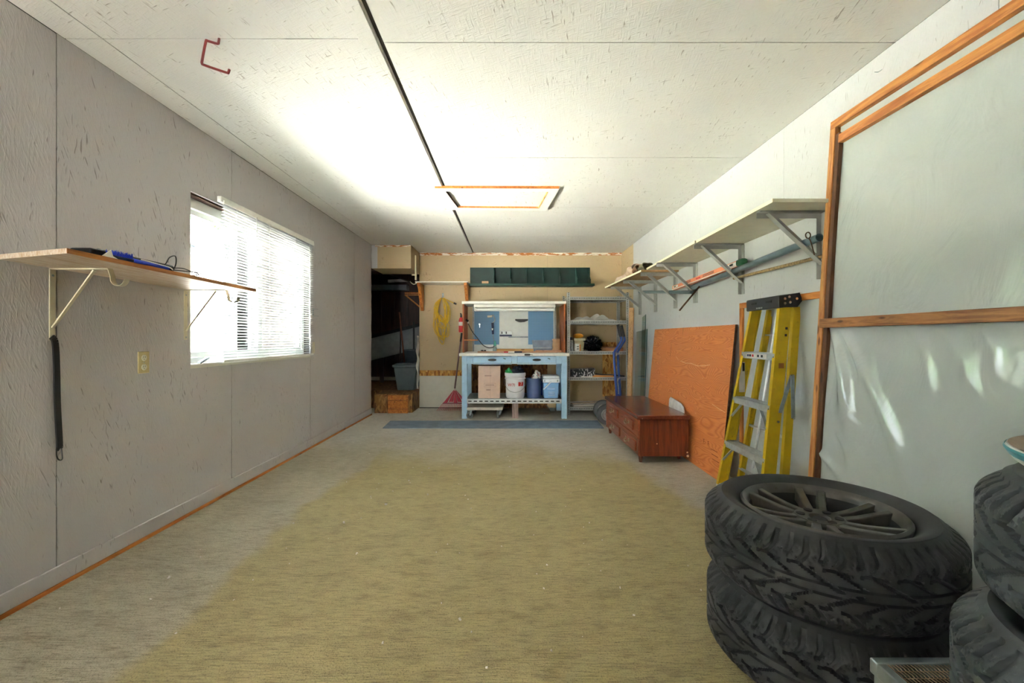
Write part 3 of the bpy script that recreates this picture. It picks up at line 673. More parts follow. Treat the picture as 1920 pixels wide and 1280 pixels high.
# crumpled cloth on the far shelf
def cloth(p, rad, seed, mat, label, am=0.5):
    g = G(); rg = np.random.default_rng(seed); ph = rg.uniform(0, 6.28, 12)
    def fn(u, v):
        a, b = u*2-1, v*2-1; rr = max(abs(a), abs(b)); e = max(0.0, 1-rr**3)
        h = 0.35+0.3*math.sin(5*a+3*b+ph[0])+0.28*math.sin(9*b-4*a+ph[1])+0.22*math.sin(13*a+7*b+ph[2])
        return (p[0]+a*rad[0]*(1+0.1*math.sin(6*b+ph[3])), p[1]+b*rad[1]*(1+0.1*math.sin(5*a+ph[4])), p[2]+0.006+max(0.0, e*rad[2]*(0.5+am*h)))
    g.grid(fn, 40, 40)
    return one('folded_cloth', g, mat, label, 'cloth', solid=0.004)
zc = SZ+0.0035
def tarp_roll(y0, y1, x, r, mat, label, seed, h=0.0):
    """a bunched drop cloth: several loose rolls of one sheet, seen end-on"""
    rg = np.random.default_rng(seed); t = thing('crumpled_cloth', label, 'cloth', (x, (y0+y1)/2, zc))
    def fn(u, v):
        a = u*2*math.pi*2.2; rr = r*(1-0.26*u)*(1+0.14*math.sin(3*a+9*v)+0.1*math.sin(14*v+5*u)); yy = y0+(y1-y0)*v+0.02*math.sin(a*1.5)
        return (x+rr*1.5*math.cos(a), yy, zc+r*1.25+h+rr*math.sin(a))
    G().grid(fn, 70, 18).build('roll', mat, t, solid=0.003)
    return t
M_clo = plain('pink_beige_cloth', (206, 182, 168), 0.9, var=0.1); M_clo2 = plain('brown_cloth', (120, 84, 60), 0.9, var=0.2); M_clo3 = plain('dark_green_cloth', (104, 98, 76), 0.9, var=0.2)
tarp_roll(5.2, 5.74, 1.43, 0.042, M_clo, 'pale pink folded cloth at the far end of the shelf', 1)
tarp_roll(4.87, 5.16, 1.44, 0.060, plain('beige_cloth', (196, 170, 148), 0.9, var=0.15), 'rolled beige cloth in the middle of the far shelf', 2)
tarp_roll(4.69, 4.84, 1.40, 0.040, M_clo2, 'brown canvas bundle on the far shelf', 3)
tarp_roll(4.50, 4.66, 1.41, 0.036, M_clo3, 'dark green crumpled cloth nearest on the far shelf', 4)
# ------------------------------------------------------------------ framed plastic sheet leaning on the right wall
def xlean(z): return XR-0.034-0.064*(2.2-z)          # face of the leaning frame
fp = thing('plastic_sheet_frame', 'tall lumber frame with wrinkled clear plastic leaning on the wall', 'frame', (1.6, 1.4, 0))
FY0, FY1, FZ0, FZ1 = 0.02, 2.262, 0.03, 2.195
def leanbox(y0, y1, z0, z1, t0, t1, name, mat, y0b=None, y1b=None):
    y0b = y0 if y0b is None else y0b; y1b = y1 if y1b is None else y1b
    return G().hexa([(xlean(z0)-t1, y0, z0), (xlean(z0)-t0, y0, z0), (xlean(z0)-t0, y1, z0), (xlean(z0)-t1, y1, z0),
                     (xlean(z1)-t1, y0b, z1), (xlean(z1)-t0, y0b, z1), (xlean(z1)-t0, y1b, z1), (xlean(z1)-t1, y1b, z1)]).build(name, mat, fp, smooth=False, bevel=0.002)
M_lum = wood('old_orange_batten', (206, 142, 72), (168, 98, 44), 'y', 1.2); M_lumz = wood('old_orange_batten_upright', (206, 148, 84), (170, 102, 50), 'z', 1.2); M_lumd = wood('dark_stained_batten', (112, 72, 44), (80, 48, 30), 'z', 1)
leanbox(FY0, FY1, FZ1-0.042, FZ1, 0.0, 0.03, 'outer_top_batten', M_lum)
leanbox(FY1-0.036, FY1, FZ0, FZ1-0.042, 0.0, 0.03, 'outer_upright', M_lumz)
leanbox(FY0, FY1-0.065, FZ1-0.135, FZ1-0.092, 0.004, 0.032, 'inner_top_batten', M_lum)
leanbox(FY1-0.064, FY1-0.038, FZ0, FZ1-0.08, 0.004, 0.026, 'inner_upright', M_lumd)
leanbox(FY0, FY1-0.03, 1.132, 1.178, 0.022, 0.044, 'cross_batten', wood('dark_knotty_batten', (176, 122, 70), (122, 74, 40), 'y', 1.5))
leanbox(FY0, FY1, FZ0, FZ0+0.06, 0.004, 0.03, 'bottom_batten', M_lum)
leanbox(FY0, FY0+0.036, FZ0, FZ1-0.042, 0.0, 0.03, 'outer_upright', M_lumz)
mb = N('clear_plastic_film'); pb = mb.pos()
mb.bump(mb.noise(mb.map(pb, (1, 3.0, 2.0)), 1.5, 4, 0.5, 1.0), 0.5, 0.03);
M_film = mb.set(mb.mix(mb.noise(pb, 1.2, 3), lin((178, 187, 186)), lin((192, 197, 195))), 0.16, 0.0, Coat_Weight=0.6, Coat_Roughness=0.07)
folds = []
rg = np.random.default_rng(5)
# folds hanging off the cross batten, sweeping down towards the camera
for (ya, yb, dz, wd, am) in ((2.10, 1.98, 0.30, 0.012, 0.010), (2.13, 1.72, 0.62, 0.028, 0.020), (2.02, 1.93, 0.2, 0.012, 0.008), (2.19, 2.02, 0.55, 0.030, 0.022), (1.78, 1.66, 0.25, 0.014, 0.010), (1.66, 1.52, 0.22, 0.018, 0.010), (2.16, 2.09, 0.42, 0.02, 0.016), (1.52, 1.45, 0.16, 0.016, 0.009), (1.86, 1.84, 0.07, 0.006, 0.006), (1.94, 1.93, 0.06, 0.006, 0.006)):
    folds.append((ya, 1.13, yb, 1.13-dz, wd, am))
for (ya, za, yb, zb, wd, am) in ((2.20, 0.50, 1.95, 0.32, 0.03, 0.022), (1.98, 0.42, 1.84, 0.28, 0.02, 0.014), (1.86, 0.42, 1.70, 0.24, 0.022, 0.016), (2.0, 0.36, 1.9, 0.2, 0.02, 0.014), (2.10, 0.62, 2.02, 0.45, 0.016, 0.012), (1.95, 1.85, 1.3, 1.6, 0.03, 0.006), (1.6, 1.6, 1.2, 1.75, 0.03, 0.006), (2.18, 1.32, 2.10, 1.6, 0.01, 0.006), (1.98, 1.16, 1.96, 1.24, 0.008, 0.008)):
    folds.append((ya, za, yb, zb, wd, am))
def film(u, v):
    y = FY0+0.02+(FY1-0.06-FY0)*u; z = FZ0+0.01+(FZ1-0.03-FZ0)*v; h = 0.0
    for ya, za, yb, zb, wd, am in folds:
        d = Vector((yb-ya, zb-za)); L2 = d.length_squared; t = max(0, min(1, ((y-ya)*d.x+(z-za)*d.y)/L2))
        bend = 0.03*math.sin(math.pi*t)
        q = math.hypot(y-(ya+d.x*t)+bend, z-(za+d.y*t)); w = wd*(0.5+1.1*t)
        h += am*math.exp(-(q/w)**2)*(0.35+0.65*math.sin(math.pi*min(1, 0.15+0.85*t)))
    slack = 0.010*max(0.0, math.sin(math.pi*(z-FZ0)/1.1)) if z < 1.13 else 0.006*math.sin(math.pi*(z-1.15)/1.0)
    h += slack*(0.6+0.4*math.sin(3*y+1.5*z)); h = min(h, 0.03)
    return (xlean(z)-0.003-h, y, z)
G().grid(film, 170, 190).build('plastic_film', M_film, fp, ang=180)

# smaller plastic-covered frame behind the ladder
sp = thing('covered_wall_opening', 'plastic covered opening framed in orange wood behind the ladder', 'opening', (XR, 2.85, 0))
G().box(XR-0.022, XR-0.001, 2.28, 3.245, 1.30, 1.338).build('top_batten', M_orange, sp, bevel=0.002)
G().box(XR-0.022, XR-0.001, 3.208, 3.245, 0.0, 1.30).build('side_batten', M_orangez, sp, bevel=0.002)
def film2(u, v):
    y = 2.27+0.94*u; z = 0.02+1.29*v
    return (XR-0.004-0.004*max(0, math.sin(6*y+2.3*z))-0.006*max(0, math.sin(9*y-3*z+1))*max(0, 1-abs(v-0.5)*2), y, z)
G().grid(film2, 60, 60).build('plastic_film', M_film, sp, ang=180)

# ------------------------------------------------------------------ yellow step ladder, folded, against the wall
ld = thing('step_ladder', 'yellow fibreglass step ladder folded against the right wall', 'ladder', (1.5, 2.7, 0))
TOPZ = 1.285
def fr(z): return 1.394+0.150*z/1.0            # x of the front-rail face at height z
def yn(z): return 2.462+0.112*z/1.25           # near rail
def yf(z): return 2.995-0.105*z/1.25            # far rail
def rail(yfun, sgn, dx, z1, wid, nm, lip=True):
    g = G(); d0, d1 = 0.0, wid
    def cor(z, xo, yo): return (fr(z)+(dx-0.022*z if dx else 0)+xo, yfun(z)+sgn*yo, z)
    for xo0, xo1, yo0, yo1 in ((0, wid, -0.004, 0.0), (0, 0.005, -0.0, 0.022), (wid-0.005, wid, 0.0, 0.012)):
        g.hexa([cor(0.0, xo0, yo0), cor(0.0, xo1, yo0), cor(0.0, xo1, yo1), cor(0.0, xo0, yo1), cor(z1, xo0, yo0), cor(z1, xo1, yo0), cor(z1, xo1, yo1), cor(z1, xo0, yo1)])
    return g.build(nm, M_fiber, ld, smooth=False, merge=False)
rail(yn, 1, 0.0, TOPZ-0.01, 0.07, 'front_rail'); rail(yf, -1, 0.0, TOPZ-0.01, 0.07, 'front_rail')
rail(lambda z: yn(z)+0.02, 1, 0.125, TOPZ-0.02, 0.042, 'rear_rail'); rail(lambda z: yf(z)-0.02, -1, 0.125, TOPZ-0.02, 0.042, 'rear_rail')
for z in (0.985, 0.685, 0.385, 0.085):
    x = fr(z); a, b = yn(z)+0.002, yf(z)-0.002
    s_ = G().box(x-0.002, x+0.076, a, b, z, z+0.004).build('step', M_alu, ld)
    G().box(x-0.003, x, a, b, z-0.036, z+0.004).build('step_front', M_alu, s_); G().box(x+0.073, x+0.076, a, b, z-0.03, z).build('step_back', M_alu, s_)
    for k in range(4): G().box(x+0.012+k*0.016, x+0.018+k*0.016, a, b, z+0.004, z+0.0065).build('tread_rib', M_alu, s_)
    if z < 0.9:
        for e, sg in ((a, 1), (b, -1)):
            G().beam((fr(z-0.13)+0.006, e-sg*0.002, z-0.13), (x+0.006, e+sg*0.11, z-0.02), 0.004, 0.018, (1,0,0)).build('knee_brace', M_alu, ld)
    for e in (a-0.007, b+0.007): G().cyl((x-0.004, e+(0.014 if e < 2.7 else -0.014), z-0.016), (x, e+(0.014 if e < 2.7 else -0.014), z-0.016), 0.005, n=8).build('rivet', M_chrome, ld)
for z in (1.1, 0.5, 0.2):
    a, b = yn(z)+0.02, yf(z)-0.02
    G().beam((fr(z)+0.13, a, z), (fr(z)+0.13, b, z), 0.02, 0.012).build('rear_bar', M_alu, ld)
a, b = yn(0.95)+0.022, yf(0.95)-0.022
G().beam((fr(0.8)+0.128, a, 0.80), (fr(1.0)+0.128, b-0.2, 1.0), 0.006, 0.018, (1,0,0)).build('rear_brace', M_alu, ld)
G().cyl((fr(0.25)+0.12, 2.80, 0.25), (fr(1.26)+0.12, 2.785, 1.26), 0.008, n=8).build('rear_strut', M_alu, ld)
# top cap
cz0, cz1 = TOPZ-0.03, TOPZ+0.045; y0, y1 = yn(TOPZ)-0.022, yf(TOPZ)+0.026; xc = fr(TOPZ)-0.018; tl = 0.13
mcap = plain('black_cap_plastic', (44, 46, 48), 0.45, var=0.1)
def cp(x, y, z): return (xc+x, y, z+x*tl)
G().hexa([cp(0, y0, cz0), cp(0.118, y0, cz0+0.0), cp(0.118, y1, cz0), cp(0, y1, cz0), cp(0, y0, cz1), cp(0.118, y0, cz1), cp(0.118, y1, cz1), cp(0, y1, cz1)]).build('top_cap', mcap, ld, bevel=0.008)
G().prism([(xc-0.002, cz0+0.004), (xc+0.105, cz0+0.006), (xc+0.135, cz0+0.045), (xc+0.118, cz1+0.016), (xc-0.002, cz1-0.006)], y0-0.006, y0-0.001, 'y').build('end_plate', plain('black_metal', (34, 34, 36), 0.4), ld, smooth=False, bevel=0.001)
for u, w in ((0.03, 0.055), (0.055, 0.066), (0.03, 0.028), (0.06, 0.034), (0.10, 0.055)): G().cyl((xc+u, y0-0.010, cz0+w), (xc+u, y0-0.006, cz0+w), 0.0075, n=12).build('rivet', M_chrome, ld)
for yy in (y0+0.10, y0+0.26): G().obox((xc-0.001, yy, cz1-0.03), (0.004, 0.055, 0.012)).build('cap_slot', M_txt, ld)
for yy, w in ((y0+0.20, 0.02), (y0+0.225, 0.015), (y0+0.175, 0.016)): G().obox((xc-0.0012, yy, cz0+0.014), (0.002, w, 0.009)).build('cap_mark', plain('worn_print', (150, 150, 150), 0.6), ld)
# spreader arms hanging on the near side
yq = yn(0.75)-0.010
G().beam((fr(0.86)+0.098, yq, 0.865), (fr(0.60)+0.052, yq, 0.60), 0.006, 0.022, (0.9,0,0.4)).build('spreader_arm', M_galv, ld, bevel=0.002)
G().beam((fr(0.86)+0.098, yq-0.006, 0.865), (fr(0.62)+0.138, yq-0.006, 0.62), 0.006, 0.022, (0.9,0,-0.4)).build('spreader_arm', M_galv, ld, bevel=0.002)
for p in ((fr(0.86)+0.098, 0.865), (fr(0.60)+0.052, 0.60), (fr(0.62)+0.138, 0.62)): G().cyl((p[0], yq-0.014, p[1]), (p[0], yq+0.002, p[1]), 0.007, n=10).build('pivot', M_chrome, ld)
# stickers
x = fr(0.97)-0.0035
G().box(x-0.0012, x, 2.62, 2.84, 0.955, 0.983).build('step_label', M_lbl, ld)
for k, yy in enumerate((2.66, 2.70, 2.76, 2.79, 2.815)): G().box(x-0.002, x-0.001, yy, yy+0.02, 0.962, 0.977).build('label_mark', (M_txt, M_txt, M_red, M_txt, M_navy)[k], ld)
yy = yf(0.85)-0.0045
G().box(fr(0.8)+0.012, fr(0.8)+0.05, yy-0.003, yy-0.001, 0.72, 0.92).build('rail_label', M_lbl, ld)
G().box(fr(0.9)+0.018, fr(0.9)+0.032, yy-0.005, yy-0.003, 0.86, 0.915).build('label_mark', M_txt, ld)
yq = yn(0.9)-0.0045
G().box(fr(0.92)+0.022, fr(0.92)+0.052, yq-0.006, yq-0.004, 0.905, 0.935).build('rail_mark', plain('faded_red_print', (150, 98, 40), 0.6), ld)
for z in (1.13, 1.09): G().box(fr(z)+0.045, fr(z)+0.058, yn(z)-0.0065, yn(z)-0.0045, z, z+0.014).build('rail_mark', M_txt, ld)

# ------------------------------------------------------------------ orange plywood sheet
n_ = N('orange_plywood'); p_ = n_.pos(); q = n_.map(p_, (1, 1.0, 3.4))
w_ = n_.mth('PINGPONG', n_.mth('MULTIPLY', n_.noise(n_.map(p_, (1, 1.3, 5.2)), 1.1, 1, 0.4, 0.4), 34.0), 0.5); w_ = n_.mth('MULTIPLY', w_, 2.0); g_ = n_.noise(n_.map(p_, (1, 3, 60)), 2, 4)
col = n_.mix(n_.step(w_, 0.0, 0.8), lin((204, 116, 60)), lin((222, 140, 80)))
col = n_.mix(n_.step(g_, 0.45, 0.75, 0, 0.4), col, lin((190, 100, 48)))
col = n_.mix(n_.step(n_.noise(n_.map(p_, (1, 9, 0.8)), 1.4, 3), 0.62, 0.74, 0, 0.45), col, lin((112, 74, 48)))
col = n_.mix(n_.step(n_.vor(n_.map(p_, (1, 1, 1.4)), 6.0), 0.03, 0.05, 0.7, 0), col, lin((232, 190, 150)))
n_.bump(w_, 0.12, 0.003)
M_oply = n_.set(col, 0.5)
pw = thing('plywood_sheet', 'large orange plywood sheet leaning against the right wall', 'plywood', (1.6, 4.2, 0))
def xp(z): return 1.588+0.112*z/1.17
def slab(y0, y1, z0, z1, off, t, nm, mat, par, dz=0.0):
    return G().hexa([(xp(z0)-off-t, y0, z0), (xp(z0)-off, y0, z0), (xp(z0)-off, y1, z0-dz), (xp(z0)-off-t, y1, z0-dz), (xp(z1)-off-t, y0, z1), (xp(z1)-off, y0, z1), (xp(z1)-off, y1, z1-dz), (xp(z1)-off-t, y1, z1-dz)]).build(nm, mat, par, smooth=False)
slab(3.275, 5.10, 0.001, 1.182, 0.0, 0.017, 'sheet', M_oply, pw)
G().hexa([(xp(0)-0.017, 3.272, 0.001), (xp(0), 3.272, 0.001), (xp(0), 3.2751, 0.001), (xp(0)-0.017, 3.2751, 0.001), (xp(1.182)-0.017, 3.272, 1.182), (xp(1.182), 3.272, 1.182), (xp(1.182), 3.2751, 1.182), (xp(1.182)-0.017, 3.2751, 1.182)]).build('ply_edge', M_rust, pw, smooth=False)
M_scr = plain('raw_scratch', (240, 202, 160), 0.7)
def scratch(pts, par, w=0.004, nm='scratch'):
    g = G()
    for (a, b), (c_, d) in zip(pts[:-1], pts[1:]): g.beam((xp(b)-0.0172, a, b), (xp(d)-0.0172, c_, d), w, 0.001, (1, 0, 0))
    g.build(nm, M_scr, par, merge=False)
scratch([(4.25, 0.86), (4.12, 0.845), (4.0, 0.85), (3.86, 0.835), (3.72, 0.845), (3.62, 0.86)], pw); scratch([(3.52, 0.55), (3.4, 0.53), (3.3, 0.52)], pw, 0.003); scratch([(4.38, 0.90), (4.3, 0.865)], pw, 0.002)
M_st = plain('faded_stamp', (150, 74, 34), 0.7)
for yy in (3.52, 3.60):
    text('stamp', 'E', 0.055, M_st, pw, (xp(0.23)-0.0178, yy, 0.23), (R(90), 0, R(-90)))
for k in range(3): slab(3.36-0.02*k, 3.47-0.02*k, 0.20-0.035*k, 0.206-0.035*k, 0.0172, 0.0006, 'stamp_line', M_st, pw)

# ------------------------------------------------------------------ low brown chest with drawer fronts
M_mah = wood('mahogany_stain', (128, 62, 36), (88, 38, 22), 'z', 1.0, 0.35, knots=False); M_maht = wood('mahogany_top', (122, 66, 44), (98, 46, 28), 'y', 0.8, 0.22, knots=False); M_mahf = wood('mahogany_front', (150, 80, 48), (120, 56, 32), 'y', 1.0, 0.35, knots=False)
ch = thing('cedar_chest', 'low brown wooden chest with brass pulls beside the plywood sheet', 'chest', (1.34, 4.43, 0))
cx0, cx1, cy0, cy1 = 1.118, 1.545, 3.79, 5.06
G().box(cx0+0.004, cx1, cy0, cy1, 0.055, 0.375).build('body', M_mah, ch, bevel=0.003)
G().box(cx0-0.022, cx1+0.006, cy0-0.018, cy1+0.018, 0.376, 0.412).build('lid', M_maht, ch, bevel=0.005)
G().box(cx0-0.004, cx0+0.004, cy0+0.002, cy1-0.002, 0.058, 0.374).build('front_panel', M_mahf, ch)
G().box(cx0-0.016, cx0-0.004, cy0, cy1, 0.205, 0.225).build('moulding', M_mahf, ch, bevel=0.005)
for y in (cy0, cy1-0.02): G().box(cx0-0.010, cx0-0.004, y, y+0.02, 0.058, 0.374).build('corner_stile', M_mahf, ch, bevel=0.003)
for y0_, y1_, z0_, z1_ in ((3.93, 4.22, 0.252, 0.345), (4.50, 4.84, 0.252, 0.345), (3.85, 4.30, 0.085, 0.178), (4.42, 4.90, 0.085, 0.178)):
    f = G().box(cx0-0.022, cx0-0.004, y0_, y1_, z0_, z1_).build('drawer_front', M_mahf, ch, bevel=0.008)
    ym, zm = (y0_+y1_)/2+0.02, (z0_+z1_)/2
    mbz = plain('aged_brass', (176, 164, 134), 0.3, 0.7, var=0.2)
    G().tube(spline([(cx0-0.024, ym-0.05, zm+0.008), (cx0-0.042, ym-0.042, zm), (cx0-0.046, ym-0.02, zm-0.012), (cx0-0.046, ym+0.02, zm-0.012), (cx0-0.042, ym+0.042, zm), (cx0-0.024, ym+0.05, zm+0.008)], 4), 0.006, 6).build('pull', mbz, f)
    for s_ in (-1, 1): G().obox((cx0-0.024, ym+s_*0.05, zm+0.008), (0.005, 0.034, 0.030)).build('backplate', mbz, f, bevel=0.002)
G().cyl((cx0-0.006, 4.36, 0.30), (cx0-0.003, 4.36, 0.30), 0.006, n=10).build('keyhole', M_txt, ch)
for x, y in ((cx0+0.02, cy0+0.03), (cx0+0.02, cy1-0.08), (cx1-0.03, cy0+0.14), (cx1-0.03, cy1-0.08)):
    G().cyl((x, y, 0.0), (x, y, 0.056), 0.014, 0.022, n=12).build('leg', M_mah, ch)
for p, r_ in (((1.27, cy0-0.0005, 0.165), 0.005), ((cx1-0.012, cy0-0.0005, 0.09), 0.008), ((cx1-0.008, cy0-0.0005, 0.06), 0.012), ((cx0+0.02, cy0-0.0185, 0.385), 0.004)):
    G().cyl(p, (p[0], p[1]-0.0004, p[2]), r_, n=7).build('chip', M_scr, ch)
wbd = G(); pts = [(3.86, 0.30), (4.30, 0.30), (4.30, 0.53), (4.27, 0.56), (3.97, 0.535), (3.90, 0.50), (3.86, 0.44)]
vs0 = [(1.573, y, z) for y, z in pts]; vs1 = [(1.589, y, z) for y, z in pts]; n = len(pts)
pts = [(3.98, 0.02), (4.36, 0.02), (4.36, 0.475), (4.33, 0.50), (4.06, 0.475), (4.00, 0.45), (3.98, 0.41)]
wbd = G(); wbd.add([(1.5535+0.06*z, y, z) for y, z in pts]+[(1.5615+0.06*z, y, z) for y, z in pts], [tuple(range(n)), tuple(range(n, 2*n))]+[(k, (k+1) % n, n+(k+1) % n, n+k) for k in range(n)])
one('enamel_sheet', wbd, plain('white_enamel', (220, 222, 220), 0.35), 'white round-cornered panel tucked behind the brown chest', 'panel', smooth=False, bevel=0.003)

# ------------------------------------------------------------------ tyres
def tyre_mesh(Ro, W, Ri, N_, swirl, seed, depth=0.008):
    """a tyre lying flat, base at z=0: sidewalls and a carved directional tread as one surface"""
    nth = 1300
    th = np.arange(nth)/nth*2*np.pi
    # profile from bottom bead round the tread to top bead; (radius, z, tread parameter w or nan)
    prof = []
    hb = W/2; sw = Ro-Ri
    side = [(Ri, 0.060), (Ri+0.006, 0.034), (Ri+0.018, 0.022), (Ri+0.25*sw, 0.010), (Ri+0.38*sw, 0.003), (Ri+0.46*sw, 0.0), (Ri+0.54*sw, 0.001), (Ri+0.56*sw, 0.0045), (Ri+0.66*sw, 0.011)]
    for r_, z_ in side: prof.append((r_, z_, -9))
    nt_ = 58; ws = np.linspace(-1, 1, nt_)
    for w in ws:
        a = abs(w); sh_ = max(0, (a-0.62)/0.38)
        prof.append((Ro-0.036*sh_**2.0, hb+np.sign(w)*(hb-0.018)*a, w))
    for r_, z_ in side[::-1]: prof.append((r_, W-z_, 9))
    prof = np.array(prof); m = len(prof); w = prof[:, 2]; aw = np.abs(w)
    u = th[:, None]*N_/(2*np.pi); A = aw[None, :]; S = np.sign(w)[None, :]
    fr_ = lambda v: np.abs(v-np.round(v))
    sm = lambda d, h_: np.clip((h_-d)/(0.35*h_)+0.5, 0, 1)          # 1 in the groove
    uu = u+0.5*(S > 0)
    bend = 0.42*np.clip((0.78-A)/0.4, 0, 1)**1.5+0.12*np.clip((A-0.8), 0, 1)
    gA = sm(fr_(uu+bend), 0.095)*(A > 0.44)*(A < 1.05)
    gB = sm(fr_(uu+bend+0.5), 0.075)*(A > 0.62)*(A < 1.05)
    zig = 0.46+0.055*(2*np.abs((uu*1.0+0.3) % 1-0.5)-0.5)
    gC = sm(np.abs(A-zig), 0.028)*((uu+0.55) % 1 < 0.8)
    gD = np.maximum(sm(fr_(uu*0.5+1.25*A), 0.055)*(A < 0.46), sm(fr_(uu*0.5+1.25*A+0.5), 0.030)*(A < 0.46)*(A > 0.14))
    gE = sm(np.abs(A-0.12), 0.022)+0*u
    gF = 0.0
    gS = 0.22*sm(fr_(uu*3+0.4*np.sin(A*30)), 0.10)*(A > 0.55)*(A < 0.92)
    g = np.maximum.reduce([gA, gB, gC, gD, gE, gS])*(A <= 1.0)
    fade = np.clip((1.02-A)/0.10, 0.25, 1)
    rad = prof[None, :, 0]-depth*g*fade
    # light ribs radiating on the shoulder
    zz = np.broadcast_to(prof[None, :, 1], rad.shape)
    verts = np.stack([rad*np.cos(th)[:, None], rad*np.sin(th)[:, None], zz], -1).reshape(-1, 3)
    i = np.arange(nth)[:, None]; j = np.arange(m-1)[None, :]; i2 = (i+1) % nth
    faces = np.stack([i*m+j, i2*m+j, i2*m+j+1, i*m+j+1], -1).reshape(-1, 4)
    me = bpy.data.meshes.new('tyre_mesh'); me.vertices.add(len(verts)); me.vertices.foreach_set('co', verts.ravel().astype(np.float32))
    me.loops.add(faces.size); me.loops.foreach_set('vertex_index', faces.ravel().astype(np.int32))
    me.polygons.add(len(faces)); me.polygons.foreach_set('loop_start', np.arange(0, faces.size, 4, dtype=np.int32)); me.polygons.foreach_set('loop_total', np.full(len(faces), 4, np.int32))
    me.update(); me.validate()
    me.polygons.foreach_set('use_smooth', [True]*len(me.polygons)); me.set_sharp_from_angle(angle=R(42))
    return me
def rubber(name, rgb):
    n = N(name); p = n.obj(); c = lin(rgb)
    d = n.step(n.noise(p, 9, 4, 0.6), 0.35, 0.7)
    col = n.mix(d, tuple(v*0.75 for v in c[:3])+(1,), tuple(v*1.3 for v in c[:3])+(1,))
    col = n.mix(n.step(n.noise(p, 120, 3), 0.6, 0.75, 0, 0.3), col, tuple(v*2.2 for v in c[:3])+(1,))
    return n.set(col, 0.62)
M_ty1 = rubber('worn_tyre_rubber', (46, 48, 50)); M_ty2 = rubber('blue_black_tyre_rubber', (66, 72, 77))
M_rim = plain('dull_grey_alloy', (92, 90, 86), 0.36, 0.75, var=0.15, sc=20, dirt=(74, 68, 56)); M_hole = plain('wheel_shadow_iron', (36, 36, 38), 0.6, 0.3)
def wheel(name, label, loc, rotz, me, mat, Ro, W, Ri, rim=True):
    t = thing(name, label, 'tyre', loc, (0, 0, rotz), group='stacked tyres')
    o = bpy.data.objects.new('tyre', me); C.objects.link(o); o.parent = t
    if not me.materials: me.materials.append(mat)
    WM[o.name] = WM[t.name].copy()
    if rim: make_rim(t, Ri, W)
    return t
def make_rim(t, Ri, W):
    G().lathe([(Ri-0.020, 0.02), (Ri-0.004, 0.012), (Ri+0.004, 0.02), (Ri+0.002, 0.034), (Ri-0.012, 0.05), (Ri-0.03, 0.09), (Ri-0.03, W-0.10), (Ri-0.012, W-0.055), (Ri-0.012, W-0.044), (Ri+0.002, W-0.036), (Ri+0.004, W-0.022), (Ri-0.003, W-0.014), (Ri-0.012, W-0.020), (Ri-0.020, W-0.040), (Ri-0.034, W-0.10), (Ri-0.034, 0.09), (Ri-0.020, 0.045), (Ri-0.020, 0.02)], 72).build('rim_barrel', M_rim, t, local=True)
    G().lathe([(Ri-0.037, 0.086), (Ri-0.037, W-0.10), (Ri-0.0245, W-0.046)], 72).build('barrel_shade_liner', M_hole, t, local=True)  # dark liner, its colour stands for the shade behind the spokes
    G().lathe([(0, 0.07), (0.17, 0.07), (0.175, 0.085), (0, 0.085)], 40).build('brake_side_disc', M_hole, t, local=True)
    h = W-0.055
    G().lathe([(0.0, h-0.012), (0.026, h-0.012), (0.030, h-0.004), (0.032, h), (0.070, h+0.004), (0.082, h-0.004), (0.085, h-0.05), (0, h-0.05)], 48).build('hub', M_rim, t, local=True)
    for k in range(6):
        a = 2*math.pi*(k+0.5)/6
        G().cyl((0.055*math.cos(a), 0.055*math.sin(a), h-0.004), (0.055*math.cos(a), 0.055*math.sin(a), h+0.0052), 0.0135, n=14).build('lug_hole', M_hole, t, local=True)
    L_ = Ri-0.012; sp0 = None
    for k in range(12):
        pair = k//2; s_ = (k % 2)*2-1; a = 2*math.pi*pair/6
        M = Matrix.Rotation(a, 3, 'Z')
        p = []
        for (r_, off, hw, zt, zb) in ((0.066, 0.019, 0.018, h+0.002, h-0.04), (0.12, 0.024, 0.017, h+0.008, h-0.03), (0.17, 0.029, 0.0165, h+0.018, h-0.02), (L_, 0.037, 0.019, W-0.026, W-0.07)):
            for q, z_ in ((-hw, zb), (hw, zb), (hw*0.72, zt), (-hw*0.72, zt)): p.append(M @ Vector((r_, s_*off+q, z_)))
        g = G(); fs = [(0, 1, 2, 3), (12, 15, 14, 13)]
        for s__ in range(3):
            for e in range(4): fs.append((s__*4+e, s__*4+(e+1) % 4, s__*4+4+(e+1) % 4, s__*4+4+e))
        g.add(p, fs); g.build('spoke', M_rim, t, local=True, bevel=0.003)
    G().lathe([(0, h-0.002), (0.022, h-0.004), (0.026, h-0.012)], 24).build('centre_cap', M_hole, t, local=True)
TW, TR, RI = 0.262, 0.358, 0.236
me1 = tyre_mesh(TR, TW, RI, 27, 1, 1, 0.013)
lower = wheel('car_tyre', 'lower tyre of the stack standing directly on the concrete floor', (1.056, 1.478, 0.0), 0.35, me1, M_ty1, TR, TW, RI, rim=False)
upper = wheel('car_tyre', 'tyre with grey alloy rim on top of the floor stack', (1.055, 1.492, TW+0.0005), 1.1, me1, M_ty1, TR, TW, RI)
make_rim(lower, RI, TW) 
TR2, TY2 = 0.315, 0.68
me2 = tyre_mesh(TR2, 0.258, 0.20, 24, 1, 2, 0.013)
PZ = 0.30
wheel('car_tyre', 'lower tyre of the pair standing on the metal mesh cart', (1.129, TY2, PZ+0.004), 0.2, me2, M_ty2, TR2, 0.258, 0.20, rim=False)
wheel('car_tyre', 'upper tyre of the pair on the cart, under the striped dish', (1.179, TY2, PZ+0.2625), 0.9, me2, M_ty2, TR2, 0.258, 0.20, rim=False)

